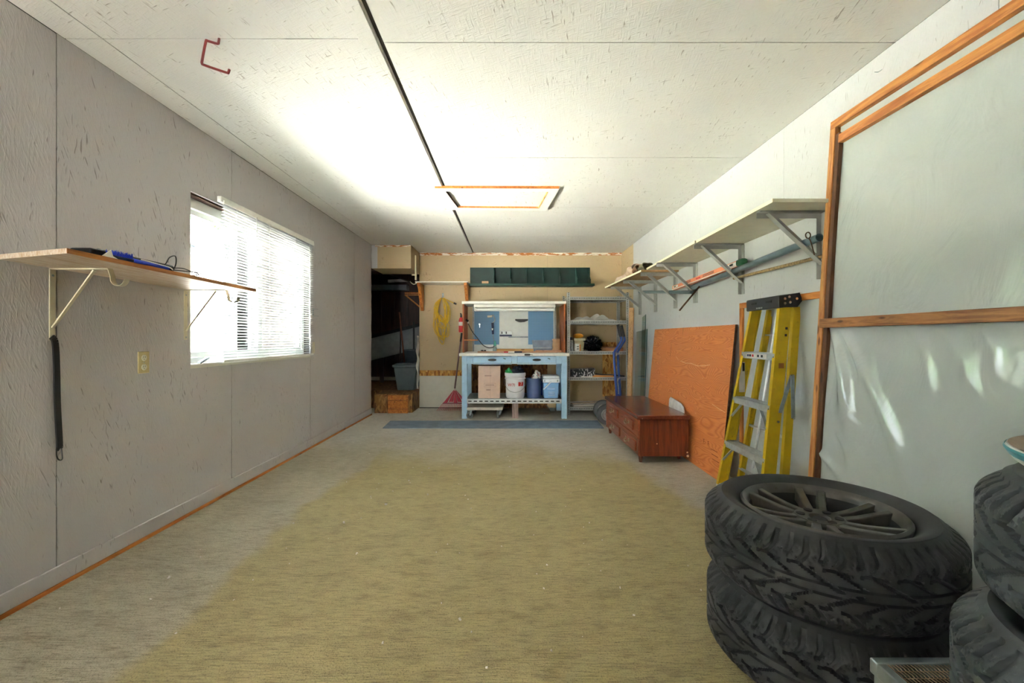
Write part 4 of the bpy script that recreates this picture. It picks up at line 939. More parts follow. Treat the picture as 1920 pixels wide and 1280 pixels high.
# striped round dish on the right stack
ds = thing('round_dish', 'round white dish with a teal striped rim on the tyres', 'dish', (1.123, 0.68, PZ+0.522))
dz = PZ+0.5215; Md = Matrix.Identity(3)
mte = plain('teal_glaze', (70, 160, 184), 0.3)
G().lathe([(0, 0.0), (0.19, 0.0), (0.226, 0.030), (0.236, 0.050), (0.233, 0.056), (0.224, 0.052), (0.204, 0.030), (0.18, 0.010), (0, 0.010)], 64, (1.123, 0.68, dz), Md).build('dish', plain('white_glaze', (232, 230, 234), 0.3), ds)
G().lathe([(0.2315, 0.0385), (0.2378, 0.0495), (0.2362, 0.0540)], 64, (1.123, 0.68, dz), Md).build('teal_band', mte, ds)
G().lathe([(0.2315, 0.0575), (0.222, 0.0528), (0.201, 0.030), (0.177, 0.0115)], 64, (1.123, 0.68, dz), Md).build('tan_lining', plain('tan_glaze', (164, 146, 130), 0.5), ds)
one('white_cup', G().lathe([(0, 0), (0.034, 0), (0.042, 0.09), (0.039, 0.09), (0.032, 0.004), (0, 0.004)], 24, (1.07, 0.80, dz+0.050), Matrix.Rotation(R(62), 3, 'X') @ Matrix.Rotation(R(20), 3, 'Z')), M_white, 'small white cup lying inside the striped dish', 'cup')

# mesh-topped metal cart under the right stack
ct = thing('mesh_cart', 'low steel cart with an expanded mesh top under the tyres', 'cart', (1.25, 0.6, 0))
X0, X1, Y0, Y1 = 0.878, 1.49, 0.10, 1.070
M_cs = plain('dull_zinc', (164, 176, 182), 0.3, 0.75, var=0.12)
for a in ((X0, X1, Y1-0.022, Y1), (X0, X1, Y0, Y0+0.022)): G().box(a[0], a[1], a[2], a[3], PZ-0.035, PZ).build('frame_rail', M_cs, ct, bevel=0.003)
for a in ((X0, X0+0.022), (X1-0.022, X1)): G().box(a[0], a[1], Y0+0.022, Y1-0.022, PZ-0.035, PZ).build('frame_rail', M_cs, ct, bevel=0.003)
g = G(); nx, ny = 64, 44
for i in range(nx+1):
    x = X0+0.02+(X1-X0-0.04)*i/nx; g.tube([(x+(0.0022 if k % 2 else -0.0022), Y0+0.02+(Y1-Y0-0.04)*k/(ny*2), PZ-0.004-(0.002 if k % 2 else 0.0)) for k in range(ny*2+1)], 0.0013, 4, cap=False)
for j in range(ny+1):
    y = Y0+0.02+(Y1-Y0-0.04)*j/ny; g.cyl((X0+0.02, y, PZ-0.005), (X1-0.02, y, PZ-0.005), 0.0012, n=4, cap=False)
tag(g.build('wire_mesh', plain('rusty_mesh', (150, 132, 108), 0.5, 0.5, var=0.3, sc=40), ct, merge=False), kind='stuff')
for x in (X0+0.02, X1-0.02):
    for y in (Y0+0.02, Y1-0.02): G().box(x-0.014, x+0.014, y-0.014, y+0.014, 0.0, PZ-0.035).build('leg', M_cs, ct, bevel=0.002)
# ------------------------------------------------------------------ rubber runner on the floor
one('rubber_mat', G().hexa([(-1.53, 5.235, 0.0), (1.12, 5.235, 0.0), (1.14, 5.72, 0.0), (-1.565, 5.70, 0.0), (-1.53, 5.235, 0.006), (1.12, 5.235, 0.006), (1.14, 5.72, 0.006), (-1.565, 5.70, 0.006)]),
    plain('dusty_rubber', (108, 128, 148), 0.6, var=0.15, sc=8, dirt=(150, 164, 176)), 'long dark rubber mat on the floor before the workbench', 'mat', smooth=False)

# ------------------------------------------------------------------ blue workbench
wbk = thing('workbench', 'pale blue wooden workbench with white top and two drawers', 'workbench', (0.05, 6.2, 0))
G().box(-0.685, 0.785, 5.83, 6.63, 0.842, 0.880).build('top', plain('white_bench_top', (232, 232, 228), 0.5, var=0.04, dirt=(196, 188, 176)), wbk, bevel=0.003)
for x in (-0.652, 0.688):
    for y in (5.865, 6.53): G().box(x, x+0.07, y, y+0.07, 0.0, 0.842).build('leg', M_bench, wbk, bevel=0.003)
for a in ((-0.582, -0.505, 5.87, 5.89, 0.735, 0.842), (0.615, 0.688, 5.87, 5.89, 0.735, 0.842), (0.018, 0.09, 5.87, 5.89, 0.735, 0.842), (-0.505, 0.018, 5.87, 5.89, 0.728, 0.744), (0.09, 0.615, 5.87, 5.89, 0.728, 0.744), (-0.582, 0.688, 6.55, 6.57, 0.735, 0.842)):
    G().box(*a).build('apron', M_bench, wbk, bevel=0.001)
for x in (-0.652, 0.74): G().box(x, x+0.018, 5.935, 6.53, 0.735, 0.842).build('side_apron', M_bench, wbk)
for x0, x1 in ((-0.502, 0.015), (0.093, 0.612)):
    d = G().box(x0, x1, 5.862, 6.3, 0.747, 0.836).build('drawer', M_bench, wbk, bevel=0.003)
    xm = (x0+x1)/2
    G().lathe([(0, 0), (0.012, 0.0), (0.017, 0.012), (0.0, 0.02)], 16, (xm, 5.862, 0.79), Matrix(((3.4,0,0),(0,0,-1),(0,1,0)))).build('cup_pull', M_black, d)
    G().obox((xm+0.165, 5.859, 0.806), (0.034, 0.004, 0.008), Euler((0, R(20), 0)).to_matrix()).build('catch', M_txt, d)
ZL = 0.245
angle_iron((-0.582, 5.88, ZL+0.018), (0.688, 5.88, ZL+0.018), (0, 0, -1), (0, 1, 0), 0.06, M_slotl, 'shelf_front_angle', wbk)
angle_iron((-0.582, 6.55, ZL+0.018), (0.688, 6.55, ZL+0.018), (0, 0, -1), (0, -1, 0), 0.06, M_slotl, 'shelf_rear_angle', wbk)
for k in range(6): G().box(-0.60, 0.71, 5.885+k*0.111, 5.885+k*0.111+0.106, ZL, ZL+0.014).build('shelf_plank', M_galv, wbk, bevel=0.001)

# ------------------------------------------------------------------ hutch standing on the bench
ht = thing('bench_hutch', 'open wooden hutch with blue pegboards standing on the workbench', 'hutch', (0.05, 6.4, 0.88))
M_hut = wood('orange_brown_board', (186, 104, 52), (140, 70, 32), 'z', 1); zb = 0.8805
for x in (-0.665, 0.744): G().box(x, x+0.02, 6.08, 6.62, zb, 1.556).build('side_board', M_hut, ht, bevel=0.001)
G().box(-0.672, 0.772, 6.04, 6.62, 1.5565, 1.592).build('top_board', M_white, ht, bevel=0.003)
G().box(-0.548, 0.662, 6.60, 6.61, zb, 1.5565).build('back_board', plain('white_hardboard', (226, 230, 226), 0.5, var=0.03), ht)
def peg_mat():
    n = N('blue_pegboard'); s_ = n.sep(n.pos()); ds = []
    for k in (0, 2): ds.append(n.mth('SUBTRACT', n.mth('FRACT', n.mth('DIVIDE', s_[k], 0.0254)), 0.5))
    d = n.mth('SQRT', n.mth('ADD', n.mth('MULTIPLY', ds[0], ds[0]), n.mth('MULTIPLY', ds[1], ds[1])))
    col = n.mix(n.step(d, 0.10, 0.16, 0.8, 0), lin((110, 156, 196)), lin((60, 92, 124)))
    return n.set(col, 0.5)
M_peg = peg_mat()
for x0, x1 in ((-0.545, -0.168), (0.268, 0.648)): G().box(x0, x1, 6.592, 6.5985, 0.985, 1.50).build('pegboard', M_peg, ht)
for x in (-0.572, 0.664): angle_iron((x, 6.59, zb), (x, 6.59, 1.5565), (1, 0, 0), (0, 1, 0), 0.026, M_slot, 'slotted_strip', ht)
G().box(-0.645, -0.46, 6.10, 6.24, 1.045, 1.063).build('side_shelf', M_orange, ht, bevel=0.001)
# fluorescent fixture under the hutch top
lf = thing('light_fixture', 'white fluorescent strip fixture under the hutch top', 'light', (0.06, 6.28, 1.46))
G().box(-0.515, 0.635, 6.16, 6.36, 1.515, 1.556).build('housing', M_white, lf, bevel=0.004)
mtube = plain('unlit_tube', (230, 232, 228), 0.3, var=0.02)
for y in (6.205, 6.315):
    G().cyl((-0.495, y, 1.488), (0.615, y, 1.488), 0.019, n=16).build('tube', mtube, lf)
    for x in (-0.51, 0.615): G().box(x, x+0.015, y-0.02, y+0.02, 1.468, 1.516).build('tube_socket', M_white, lf)
# tools on the boards
t = thing('hand_drill', 'crank hand drill with dark blue grip hung on the pegboard', 'drill', (-0.27, 6.57, 1.1))
yy = 6.560
G().cyl((-0.345, yy, 1.405), (-0.275, yy, 1.41), 0.016, n=12).build('top_knob', M_beige, t)
G().tube(spline([(-0.275, yy, 1.41), (-0.258, yy, 1.425), (-0.235, yy, 1.37), (-0.238, yy, 1.335), (-0.27, yy, 1.31)], 5), 0.008, 8).build('crank', M_galv, t)
G().cyl((-0.27, yy, 1.31), (-0.262, yy, 1.14), 0.018, 0.015, n=12).build('grip', M_navy, t); G().cyl((-0.268, yy, 1.23), (-0.266, yy, 1.20), 0.020, n=12).build('ferrule', M_chrome, t)
G().cyl((-0.262, yy, 1.14), (-0.245, yy, 1.02), 0.006, 0.004, n=8).build('bit', M_galv, t)
t = thing('small_key', 'small pale key hung on the left pegboard', 'key', (-0.46, 6.58, 1.25))
G().lathe([(0.006, -0.001), (0.012, -0.001), (0.012, 0.001), (0.006, 0.001), (0.006, -0.001)], 14, (-0.465, 6.588, 1.29), Matrix.Rotation(R(90), 3, 'X')).build('bow', M_chrome, t); G().obox((-0.462, 6.588, 1.262), (0.006, 0.003, 0.04)).build('blade', M_chrome, t)
one('saw_handle', G().prism([(0.072, 1.368), (0.265, 1.368), (0.265, 1.345), (0.21, 1.325), (0.15, 1.320), (0.11, 1.330), (0.072, 1.348)], 6.575, 6.5985, 'y'), M_black, 'black curved handle mounted on the white hutch board', 'handle', smooth=False, bevel=0.003)
t = thing('spirit_level', 'silver and navy torpedo level on the white hutch board', 'level', (-0.07, 6.58, 1.1))
G().box(-0.162, 0.022, 6.575, 6.598, 1.135, 1.188).build('body', M_alu, t, bevel=0.003); G().box(-0.162, 0.022, 6.57, 6.598, 1.108, 1.134).build('base', M_navy, t, bevel=0.003)
for x in (-0.135, -0.07): G().box(x, x+0.016, 6.572, 6.575, 1.145, 1.18).build('vial', M_txt, t)
one('magnetic_strip', G().box(-0.03, 0.265, 6.582, 6.598, 1.088, 1.108), M_galv, 'thin grey tool strip across the white hutch board', 'strip', bevel=0.002)
t = thing('power_cable', 'black power cable with plug looping from the hutch side', 'cable', (-0.55, 6.3, 0.9))
G().tube(spline([(-0.628, 6.30, 1.335), (-0.612, 6.30, 1.30), (-0.55, 6.28, 1.18), (-0.47, 6.27, 1.08), (-0.40, 6.26, 0.99), (-0.33, 6.27, 0.948), (-0.27, 6.30, 0.945), (-0.235, 6.32, 0.962)], 8), 0.006, 8).build('cord', M_black, t)
G().cyl((-0.642, 6.30, 1.345), (-0.605, 6.30, 1.325), 0.016, n=12).build('plug', M_black, t); G().cyl((-0.615, 6.30, 1.31), (-0.60, 6.30, 1.295), 0.013, n=12).build('collar', M_lbl, t)
t = thing('glue_bottle', 'small bottle with teal nozzle standing on the bench', 'bottle', (-0.225, 6.36, zb))
G().lathe([(0, 0), (0.032, 0), (0.032, 0.05), (0.022, 0.075), (0.02, 0.09), (0, 0.09)], 20, (-0.225, 6.36, zb)).build('body', plain('clear_grey_plastic', (150, 170, 166), 0.3), t); G().cyl((-0.225, 6.36, zb+0.09), (-0.225, 6.36, zb+0.16), 0.024, 0.010, n=14).build('nozzle', plain('teal_plastic', (96, 190, 172), 0.4), t)
for k, (x, r_) in enumerate(((-0.405, 0.022), (-0.365, 0.020))):  # small black knobs resting on the bench top
    o = one('small_knob', G().lathe([(0, 0), (r_, 0), (r_, 0.012), (r_*0.7, 0.03), (0, 0.032)], 16, (x, 6.27, zb)), M_black, ('left' if k == 0 else 'right')+' one of two small black knobs on the bench', 'cap')  # small knobs, not bottle caps
def plank(x0, x1, y0, y1, z0, z1, mat, label): one('plank', G().box(x0, x1, y0, y1, z0, z1), mat, label, 'plank', 'planks on the workbench', smooth=False, bevel=0.001)
M_pk = wood('pinkish_cedar', (206, 160, 128), (178, 122, 90), 'x', 1)
plank(-0.25, 0.335, 6.34, 6.44, zb, zb+0.045, M_pine, 'thick pale plank at the back of the bench top')
plank(-0.455, 0.655, 6.06, 6.16, zb, zb+0.017, M_pk, 'long pinkish plank along the front of the bench top')
plank(0.36, 0.725, 6.20, 6.29, zb, zb+0.028, M_pk, 'short plank at the right end of the bench top')
t = thing('marker_pen', 'blue and white marker lying on the bench front edge', 'marker', (0.05, 5.99, zb))
G().cyl((-0.03, 5.99, zb+0.011), (0.055, 5.99, zb+0.011), 0.010, n=12).build('barrel', M_white, t); G().cyl((0.055, 5.99, zb+0.011), (0.16, 5.99, zb+0.011), 0.011, n=12).build('cap', M_navy, t); G().cyl((-0.09, 5.985, zb+0.010), (-0.03, 5.99, zb+0.010), 0.009, n=12).build('end', M_red, t)
t = thing('black_clip', 'small black clip fixed to the front of the bench top', 'clip', (0.23, 5.82, 0.85))
G().obox((0.225, 5.824, 0.861), (0.075, 0.010, 0.022)).build('body', M_black, t, bevel=0.005); G().cyl((0.26, 5.822, 0.862), (0.30, 5.822, 0.858), 0.003, n=8).build('pin', M_black, t)
t = thing('cardboard_tube', 'wide cardboard tube standing on the right of the bench', 'tube', (0.672, 6.40, zb))
G().lathe([(0.058, 0), (0.062, 0), (0.062, 0.19), (0.058, 0.19), (0.058, 0)], 28, (0.672, 6.40, zb)).build('tube', M_cardb, t)
t = thing('grey_bin', 'low grey plastic bin standing before the right pegboard', 'bin', (0.47, 6.48, zb))
G().hexa([(0.345, 6.40, zb), (0.605, 6.40, zb), (0.605, 6.57, zb), (0.345, 6.57, zb), (0.325, 6.37, zb+0.17), (0.625, 6.37, zb+0.17), (0.625, 6.58, zb+0.17), (0.325, 6.58, zb+0.17)]).build('body', plain('grey_plastic', (140, 152, 168), 0.4), t, bevel=0.004)
G().box(0.33, 0.62, 6.365, 6.372, zb+0.05, zb+0.066).build('ledge', plain('pale_grey_plastic', (176, 184, 190), 0.4), t)

# ------------------------------------------------------------------ things under the bench
zs = ZL+0.0145
t = thing('cardboard_box', 'tall pale cardboard box under the workbench', 'box', (-0.29, 6.1, zs))
G().hexa([(-0.44, 5.97, zs), (-0.145, 5.97, zs), (-0.145, 6.25, zs), (-0.44, 6.25, zs), (-0.437, 5.97, zs+0.44), (-0.139, 5.97, zs+0.44), (-0.139, 6.25, zs+0.44), (-0.437, 6.25, zs+0.44)]).build('carton', M_pinkcard, t, smooth=False)
G().box(-0.276, -0.274, 5.9685, 5.97, zs, zs+0.44).build('flap_seam', plain('card_shadow_line', (170, 140, 124), 0.8), t)
M_fp = plain('faint_print', (186, 154, 142), 0.8)
for x0, x1, z0, z1 in ((-0.35, -0.26, 0.30, 0.318), (-0.36, -0.20, 0.205, 0.208), (-0.36, -0.20, 0.155, 0.158), (-0.36, -0.357, 0.158, 0.205), (-0.203, -0.20, 0.158, 0.205), (-0.34, -0.22, 0.175, 0.188), (-0.33, -0.27, 0.108, 0.124)):
    G().box(x0, x1, 5.9682, 5.9699, zs+z0, zs+z1).build('print_mark', M_fp, t)
bk = thing('white_bucket', 'white plastic bucket with red lettering under the workbench', 'bucket', (0.066, 6.06, zs))
c = (0.066, 6.06, zs)
M_bkt = plain('white_bucket_plastic', (226, 228, 234), 0.4, var=0.03)
G().lathe([(0, 0), (0.118, 0), (0.122, 0.01), (0.135, 0.26), (0.145, 0.262), (0.145, 0.275), (0.136, 0.278), (0.138, 0.30), (0.146, 0.302), (0.146, 0.345), (0.140, 0.348), (0.137, 0.34), (0.128, 0.02), (0, 0.02)], 48, c).build('pail', M_bkt, bk)
G().tube(spline([(c[0]-0.147, c[1]-0.02, zs+0.268), (c[0]-0.148, c[1]-0.06, zs+0.20), (c[0]-0.09, c[1]-0.125, zs+0.115), (c[0], c[1]-0.142, zs+0.088), (c[0]+0.09, c[1]-0.125, zs+0.118), (c[0]+0.148, c[1]-0.06, zs+0.20), (c[0]+0.147, c[1]-0.02, zs+0.268)], 8), 0.0028, 6).build('bail_handle', M_galv, bk)
text('lettering', 'W7I', 0.058, M_red, bk, (c[0]-0.052, c[1]-0.1345, zs+0.185), (R(87), 0, R(-18)))
G().lathe([(0.1352, 0.17), (0.1375, 0.225)], 10, c, Matrix.Identity(3), R(-72), R(-38)).build('red_patch', M_red, bk)
for k, (dx, s_) in enumerate(((-0.004, 0.03),)): text('patch_mark', '7', 0.06, M_white, bk, (c[0]+0.080, c[1]-0.1145, zs+0.197), (R(87), 0, R(34)))
one('green_bag', G().blob((-0.025, 6.03, zs+0.345), (0.05, 0.04, 0.05), 4, 0.3), plain('green_plastic_bag', (70, 196, 110), 0.4), 'crumpled green bag sticking out of the white bucket', 'bag')
one('dark_bundle', G().blob((0.105, 6.05, zs+0.37), (0.085, 0.07, 0.055), 5, 0.25, fr=6), plain('dark_grey_cloth', (60, 66, 78), 0.6, var=0.4, sc=50), 'dark grey cloth bundle on top of the white bucket', 'cloth')
c = (0.325, 6.07, zs)
one('blue_bin', G().lathe([(0, 0), (0.098, 0), (0.104, 0.26), (0.108, 0.262), (0.108, 0.27), (0.100, 0.27), (0.094, 0.01), (0, 0.01)], 40, c), plain('slate_blue_plastic', (74, 96, 140), 0.35, var=0.06), 'slate blue round bin between white bucket and cooler', 'bin')
one('printed_bag', G().blob((0.36, 6.07, zs+0.27), (0.055, 0.05, 0.095), 8, 0.22, fr=4), (lambda n: n.set(n.mix(n.step(n.vor(n.pos(), 34), 0.28, 0.36), lin((90, 96, 110)), n.mix(n.step(n.noise(n.pos(), 22, 2), 0.60, 0.64), lin((232, 230, 228)), lin((222, 96, 48)))), 0.35))(N('printed_white_plastic')), 'printed white plastic bag stuffed in the slate blue bin', 'bag')
one('blue_jug', G().lathe([(0, 0), (0.034, 0), (0.036, 0.20), (0.026, 0.235), (0.014, 0.25), (0.014, 0.265), (0, 0.265)], 24, (0.445, 6.33, zs)), plain('deep_blue_plastic', (40, 84, 196), 0.25), 'narrow deep blue jug behind the cooler', 'jug')
cl = thing('cooler', 'small blue picnic cooler with white lid under the workbench', 'cooler', (0.56, 6.1, zs))
M_cb = plain('sky_blue_plastic', (134, 178, 224), 0.4, var=0.03)
G().hexa([(0.458, 5.97, zs), (0.652, 5.97, zs), (0.652, 6.22, zs), (0.458, 6.22, zs), (0.445, 5.955, zs+0.215), (0.668, 5.955, zs+0.215), (0.668, 6.24, zs+0.215), (0.445, 6.24, zs+0.215)]).build('tub', M_cb, cl, bevel=0.012)
G().box(0.438, 0.676, 5.945, 6.25, zs+0.2155, zs+0.268).build('collar', M_bkt, cl, bevel=0.006); G().box(0.442, 0.672, 5.955, 6.24, zs+0.2685, zs+0.308).build('lid', M_bkt, cl, bevel=0.014)
for k in range(3): G().box(0.515, 0.605, 5.952, 5.968, zs+0.035+k*0.022, zs+0.047+k*0.022).build('moulded_bar', plain('pale_blue_plastic', (176, 206, 236), 0.4), cl, bevel=0.003)
G().box(0.50, 0.605, 5.945, 5.962, zs+0.12, zs+0.15).build('label_panel', plain('pale_blue_label', (166, 198, 232), 0.4), cl, bevel=0.003)
G().beam((0.556, 5.936, zs+0.235), (0.446, 5.936, zs+0.122), 0.018, 0.012, (0, 1, 0)).build('handle', M_bkt, cl, bevel=0.004)
for x in (0.47, 0.645): G().box(x-0.012, x+0.004, 5.942, 5.946, zs+0.228, zs+0.255).build('latch', M_galv, cl)
dl = thing('furniture_dolly', 'low wooden dolly on casters under the workbench', 'dolly', (-0.35, 6.0, 0))
G().hexa([(-0.585, 5.86, 0.115), (-0.105, 5.86, 0.115), (-0.09, 6.25, 0.115), (-0.585, 6.25, 0.115), (-0.58, 5.86, 0.155), (-0.10, 5.86, 0.152), (-0.09, 6.25, 0.155), (-0.585, 6.25, 0.155)]).build('deck', plain('weathered_white_wood', (206, 198, 188), 0.8, var=0.1, dirt=(150, 136, 124)), dl, bevel=0.006)
for x, y, a in ((-0.545, 5.875, 0.1), (-0.165, 5.905, 1.3), (-0.53, 6.2, 0.6), (-0.16, 6.2, 0.9)):
    ax = Vector((math.sin(a), -math.cos(a), 0))
    p = Vector((x, y, 0.047))
    cs = G().cyl(p-ax*0.012, p+ax*0.012, 0.047, n=24).build('caster_wheel', plain('grey_caster_rubber', (110, 112, 112), 0.5), dl, bevel=0.004)
    G().cyl(p-ax*0.0145, p+ax*0.0145, 0.026, n=16).build('caster_hub', M_chrome, cs)
    for s_ in (-1, 1): G().beam(p+ax*s_*0.018, Vector((x+0.018, y, 0.113))+ax*s_*0.018, 0.003, 0.022, (1, 0, 0)).build('caster_fork', M_galv, cs)
    G().box(x-0.012, x+0.048, y-0.028, y+0.028, 0.108, 0.115).build('caster_plate', M_galv, dl)
one('wood_block', G().hexa([(0.022, 5.90, 0), (0.106, 5.90, 0), (0.106, 5.99, 0), (0.022, 5.99, 0), (0.02, 5.90, 0.2), (0.105, 5.90, 0.2), (0.105, 5.99, 0.2), (0.02, 5.99, 0.2)]), wood('grey_weathered_block', (168, 146, 140), (120, 100, 96), 'z', 1.5), 'weathered wood block propping the lower bench shelf', 'block', smooth=False)
t = thing('bar_clamp', 'small metal clamp lying in shade by the right bench leg', 'clamp', (0.60, 6.42, 0))
G().cyl((0.52, 6.40, 0.10), (0.61, 6.45, 0.008), 0.006, n=8).build('bar', M_galv, t); G().obox((0.62, 6.45, 0.03), (0.08, 0.03, 0.05)).build('jaw', M_galv, t, bevel=0.006)

# ------------------------------------------------------------------ slotted steel shelving
su = thing('shelving_unit', 'grey slotted steel shelving unit in the back right corner', 'shelving', (1.25, 6.4, 0))
sx0, sx1, sy0, sy1 = 0.796, 1.665, 6.14, 6.69
for x, n1 in ((sx0, 1), (sx1, -1)):
    for y, n2 in ((sy0, 1), (sy1, -1)): angle_iron((x, y, 0), (x, y, 1.722), (n1, 0, 0), (0, n2, 0), 0.042, M_slot, 'post', su)
LV = (1.66, 1.325, 0.893, 0.528, 0.11)
for z in LV:
    G().box(sx0+0.004, sx1-0.004, sy0+0.006, sy1-0.006, z-0.004, z).build('shelf', plain('dusty_steel_shelf', (150, 146, 138), 0.5, 0.3), su)
    angle_iron((sx0+0.042, sy0+0.004, z+0.004), (sx1-0.042, sy0+0.004, z+0.004), (0, 0, -1), (0, 1, 0), 0.046, M_slot, 'shelf_lip', su); angle_iron((sx0+0.042, sy1-0.004, z+0.004), (sx1-0.042, sy1-0.004, z+0.004), (0, 0, -1), (0, -1, 0), 0.046, M_slot, 'shelf_lip', su)
    for x, s_ in ((sx0+0.004, 1), (sx1-0.004, -1)): angle_iron((x, sy0+0.042, z+0.004), (x, sy1-0.042, z+0.004), (0, 0, -1), (s_, 0, 0), 0.046, M_slot, 'side_lip', su)
M_film2 = plain('grey_white_film', (206, 204, 198), 0.4, var=0.05)
def crumple(u, v):
    a, b = u*2-1, v*2-1; e = max(0, 1-max(abs(a), abs(b))**2)
    return (1.20+0.30*a+0.02*math.sin(7*b), 6.38+0.16*b+0.02*math.sin(6*a), LV[1]+0.006+e*(0.05+0.035*math.sin(6*a+2*b)+0.025*math.sin(9*a-6*b+1)+0.03*(a < 0)*(0.3-abs(a+0.35))))
one('plastic_wrap', G().grid(crumple, 36, 24), M_film2, 'crumpled pale plastic wrap on the upper metal shelf', 'plastic wrap', solid=0.003, ang=20)
z = LV[2]+0.0005
for k, (x, y, lb) in enumerate(((0.872, 6.26, 'dusty spray can nearest the post on the metal shelf'), (0.90, 6.42, 'spray can standing behind the other on the metal shelf'))):
    t = thing('spray_can', lb, 'can', (x, y, z), group='spray cans on the metal shelf')
    G().lathe([(0, 0), (0.030, 0), (0.031, 0.004), (0.031, 0.14), (0.022, 0.158), (0, 0.16)], 24, (x, y, z)).build('body', (plain('label_grey', (150, 156, 164), 0.4, var=0.35, sc=60), plain('label_dark', (96, 106, 120), 0.4, var=0.35, sc=60))[k], t); G().cyl((x, y, z+0.16), (x, y, z+0.20), 0.018, n=16).build('cap', (M_navy, M_black)[k], t)
t = thing('food_tub', 'translucent tub with an orange ball on top on the metal shelf', 'tub', (1.0, 6.40, z))
G().hexa([(0.945, 6.36, z), (1.06, 6.36, z), (1.06, 6.50, z), (0.945, 6.50, z), (0.925, 6.34, z+0.185), (1.08, 6.34, z+0.185), (1.08, 6.52, z+0.185), (0.925, 6.52, z+0.185)]).build('tub', plain('cloudy_plastic', (206, 194, 156), 0.3), t, bevel=0.006)
G().box(0.918, 1.088, 6.332, 6.528, z+0.150, z+0.187).build('rim', plain('pale_rim', (214, 206, 178), 0.4), t, bevel=0.006)
one('orange_sponge', G().blob((1.0, 6.43, z+0.22), (0.075, 0.06, 0.034), 2, 0.04, flat=-0.03), plain('orange_foam', (242, 164, 40), 0.7), 'orange rounded sponge on top of the translucent tub', 'sponge')
t = thing('paint_tin', 'small white and orange tin in front of the tub', 'tin', (0.945, 6.22, z))
G().lathe([(0, 0), (0.045, 0), (0.045, 0.105), (0.04, 0.108), (0, 0.104)], 28, (0.955, 6.23, z)).build('can', plain('white_label', (226, 222, 218), 0.4), t); G().lathe([(0.0455, 0.004), (0.0455, 0.1)], 8, (0.955, 6.23, z), Matrix.Identity(3), R(-60), R(10)).build('orange_label', plain('orange_label', (226, 142, 60), 0.4), t)
for zz in (0.03, 0.06): G().lathe([(0.0458, zz), (0.0458, zz+0.012)], 6, (0.955, 6.23, z), Matrix.Identity(3), R(-110), R(-75)).build('label_mark', M_txt, t)
t = thing('black_bag', 'shiny black plastic bag on the metal shelf', 'bag', (1.18, 6.36, z))
G().blob((1.195, 6.36, z+0.085), (0.105, 0.10, 0.095), 12, 0.28, 44, 32, 7.0, flat=-0.084).build('bag', plain('black_gloss_film', (18, 18, 20), 0.18), t)
G().blob((1.20, 6.35, z+0.185), (0.05, 0.045, 0.035), 13, 0.3, 24, 16, 6.0).build('knot', plain('black_gloss_film2', (26, 26, 28), 0.18), t)
for s_ in (-1, 1): G().tube(spline([(1.195+s_*0.05, 6.34, z+0.15), (1.195+s_*0.085, 6.33, z+0.19), (1.195+s_*0.06, 6.33, z+0.205), (1.195+s_*0.02, 6.34, z+0.17)], 6), 0.004, 6).build('tie_loop', M_black, t)
one('flat_carton', G().hexa([(1.335, 6.20, z), (1.60, 6.20, z), (1.60, 6.55, z), (1.335, 6.55, z), (1.34, 6.22, z+0.05), (1.60, 6.20, z+0.05), (1.60, 6.55, z+0.06), (1.33, 6.55, z+0.06)]), plain('brown_card', (184, 128, 88), 0.7), 'flat brown carton beside the black bag', 'carton', smooth=False)
z = LV[3]+0.0005
nb = N('black_white_print'); v = nb.noise(nb.map(nb.pos(), (16, 16, 9)), 1.6, 3, 0.5, 1.5); mbw = nb.set(nb.mix(nb.step(v, 0.55, 0.60), lin((40, 46, 56)), lin((210, 214, 218))), 0.3)
one('printed_box', G().hexa([(0.852, 6.20, z), (1.19, 6.20, z), (1.19, 6.42, z), (0.852, 6.42, z), (0.852, 6.20, z+0.105), (1.20, 6.20, z+0.125), (1.20, 6.42, z+0.125), (0.852, 6.42, z+0.105)]), mbw, 'dark box with white printed picture on the metal shelf', 'box', smooth=False)
one('orange_board', G().box(1.17, 1.46, 6.19, 6.36, z, z+0.022), wood('orange_offcut', (226, 158, 84), (204, 130, 62), 'x', 1, knots=False), 'flat orange board offcut on the metal shelf', 'board', smooth=False)
one('black_bar', G().beam((1.22, 6.30, z+0.036), (1.63, 6.24, z+0.012), 0.03, 0.018), M_black, 'black bar lying on the orange board offcut', 'bar', bevel=0.003)
one('white_strip', G().box(1.0, 1.16, 6.165, 6.195, z, z+0.012), M_white, 'narrow white strip at the front of the metal shelf', 'strip')
z = LV[4]+0.0005
one('pale_board', G().obox((1.13, 6.42, z+0.012), (0.52, 0.36, 0.02), Euler((0, 0, R(8))).to_matrix()), M_film2, 'pale flat board on the lowest metal shelf', 'board', smooth=False)
one('grey_plank', G().beam((0.88, 6.28, z+0.030), (1.45, 6.55, z+0.030), 0.06, 0.014), wood('grey_strip', (176, 160, 140), (146, 128, 108), 'x', 1), 'grey plank lying across the pale board', 'plank', smooth=False)

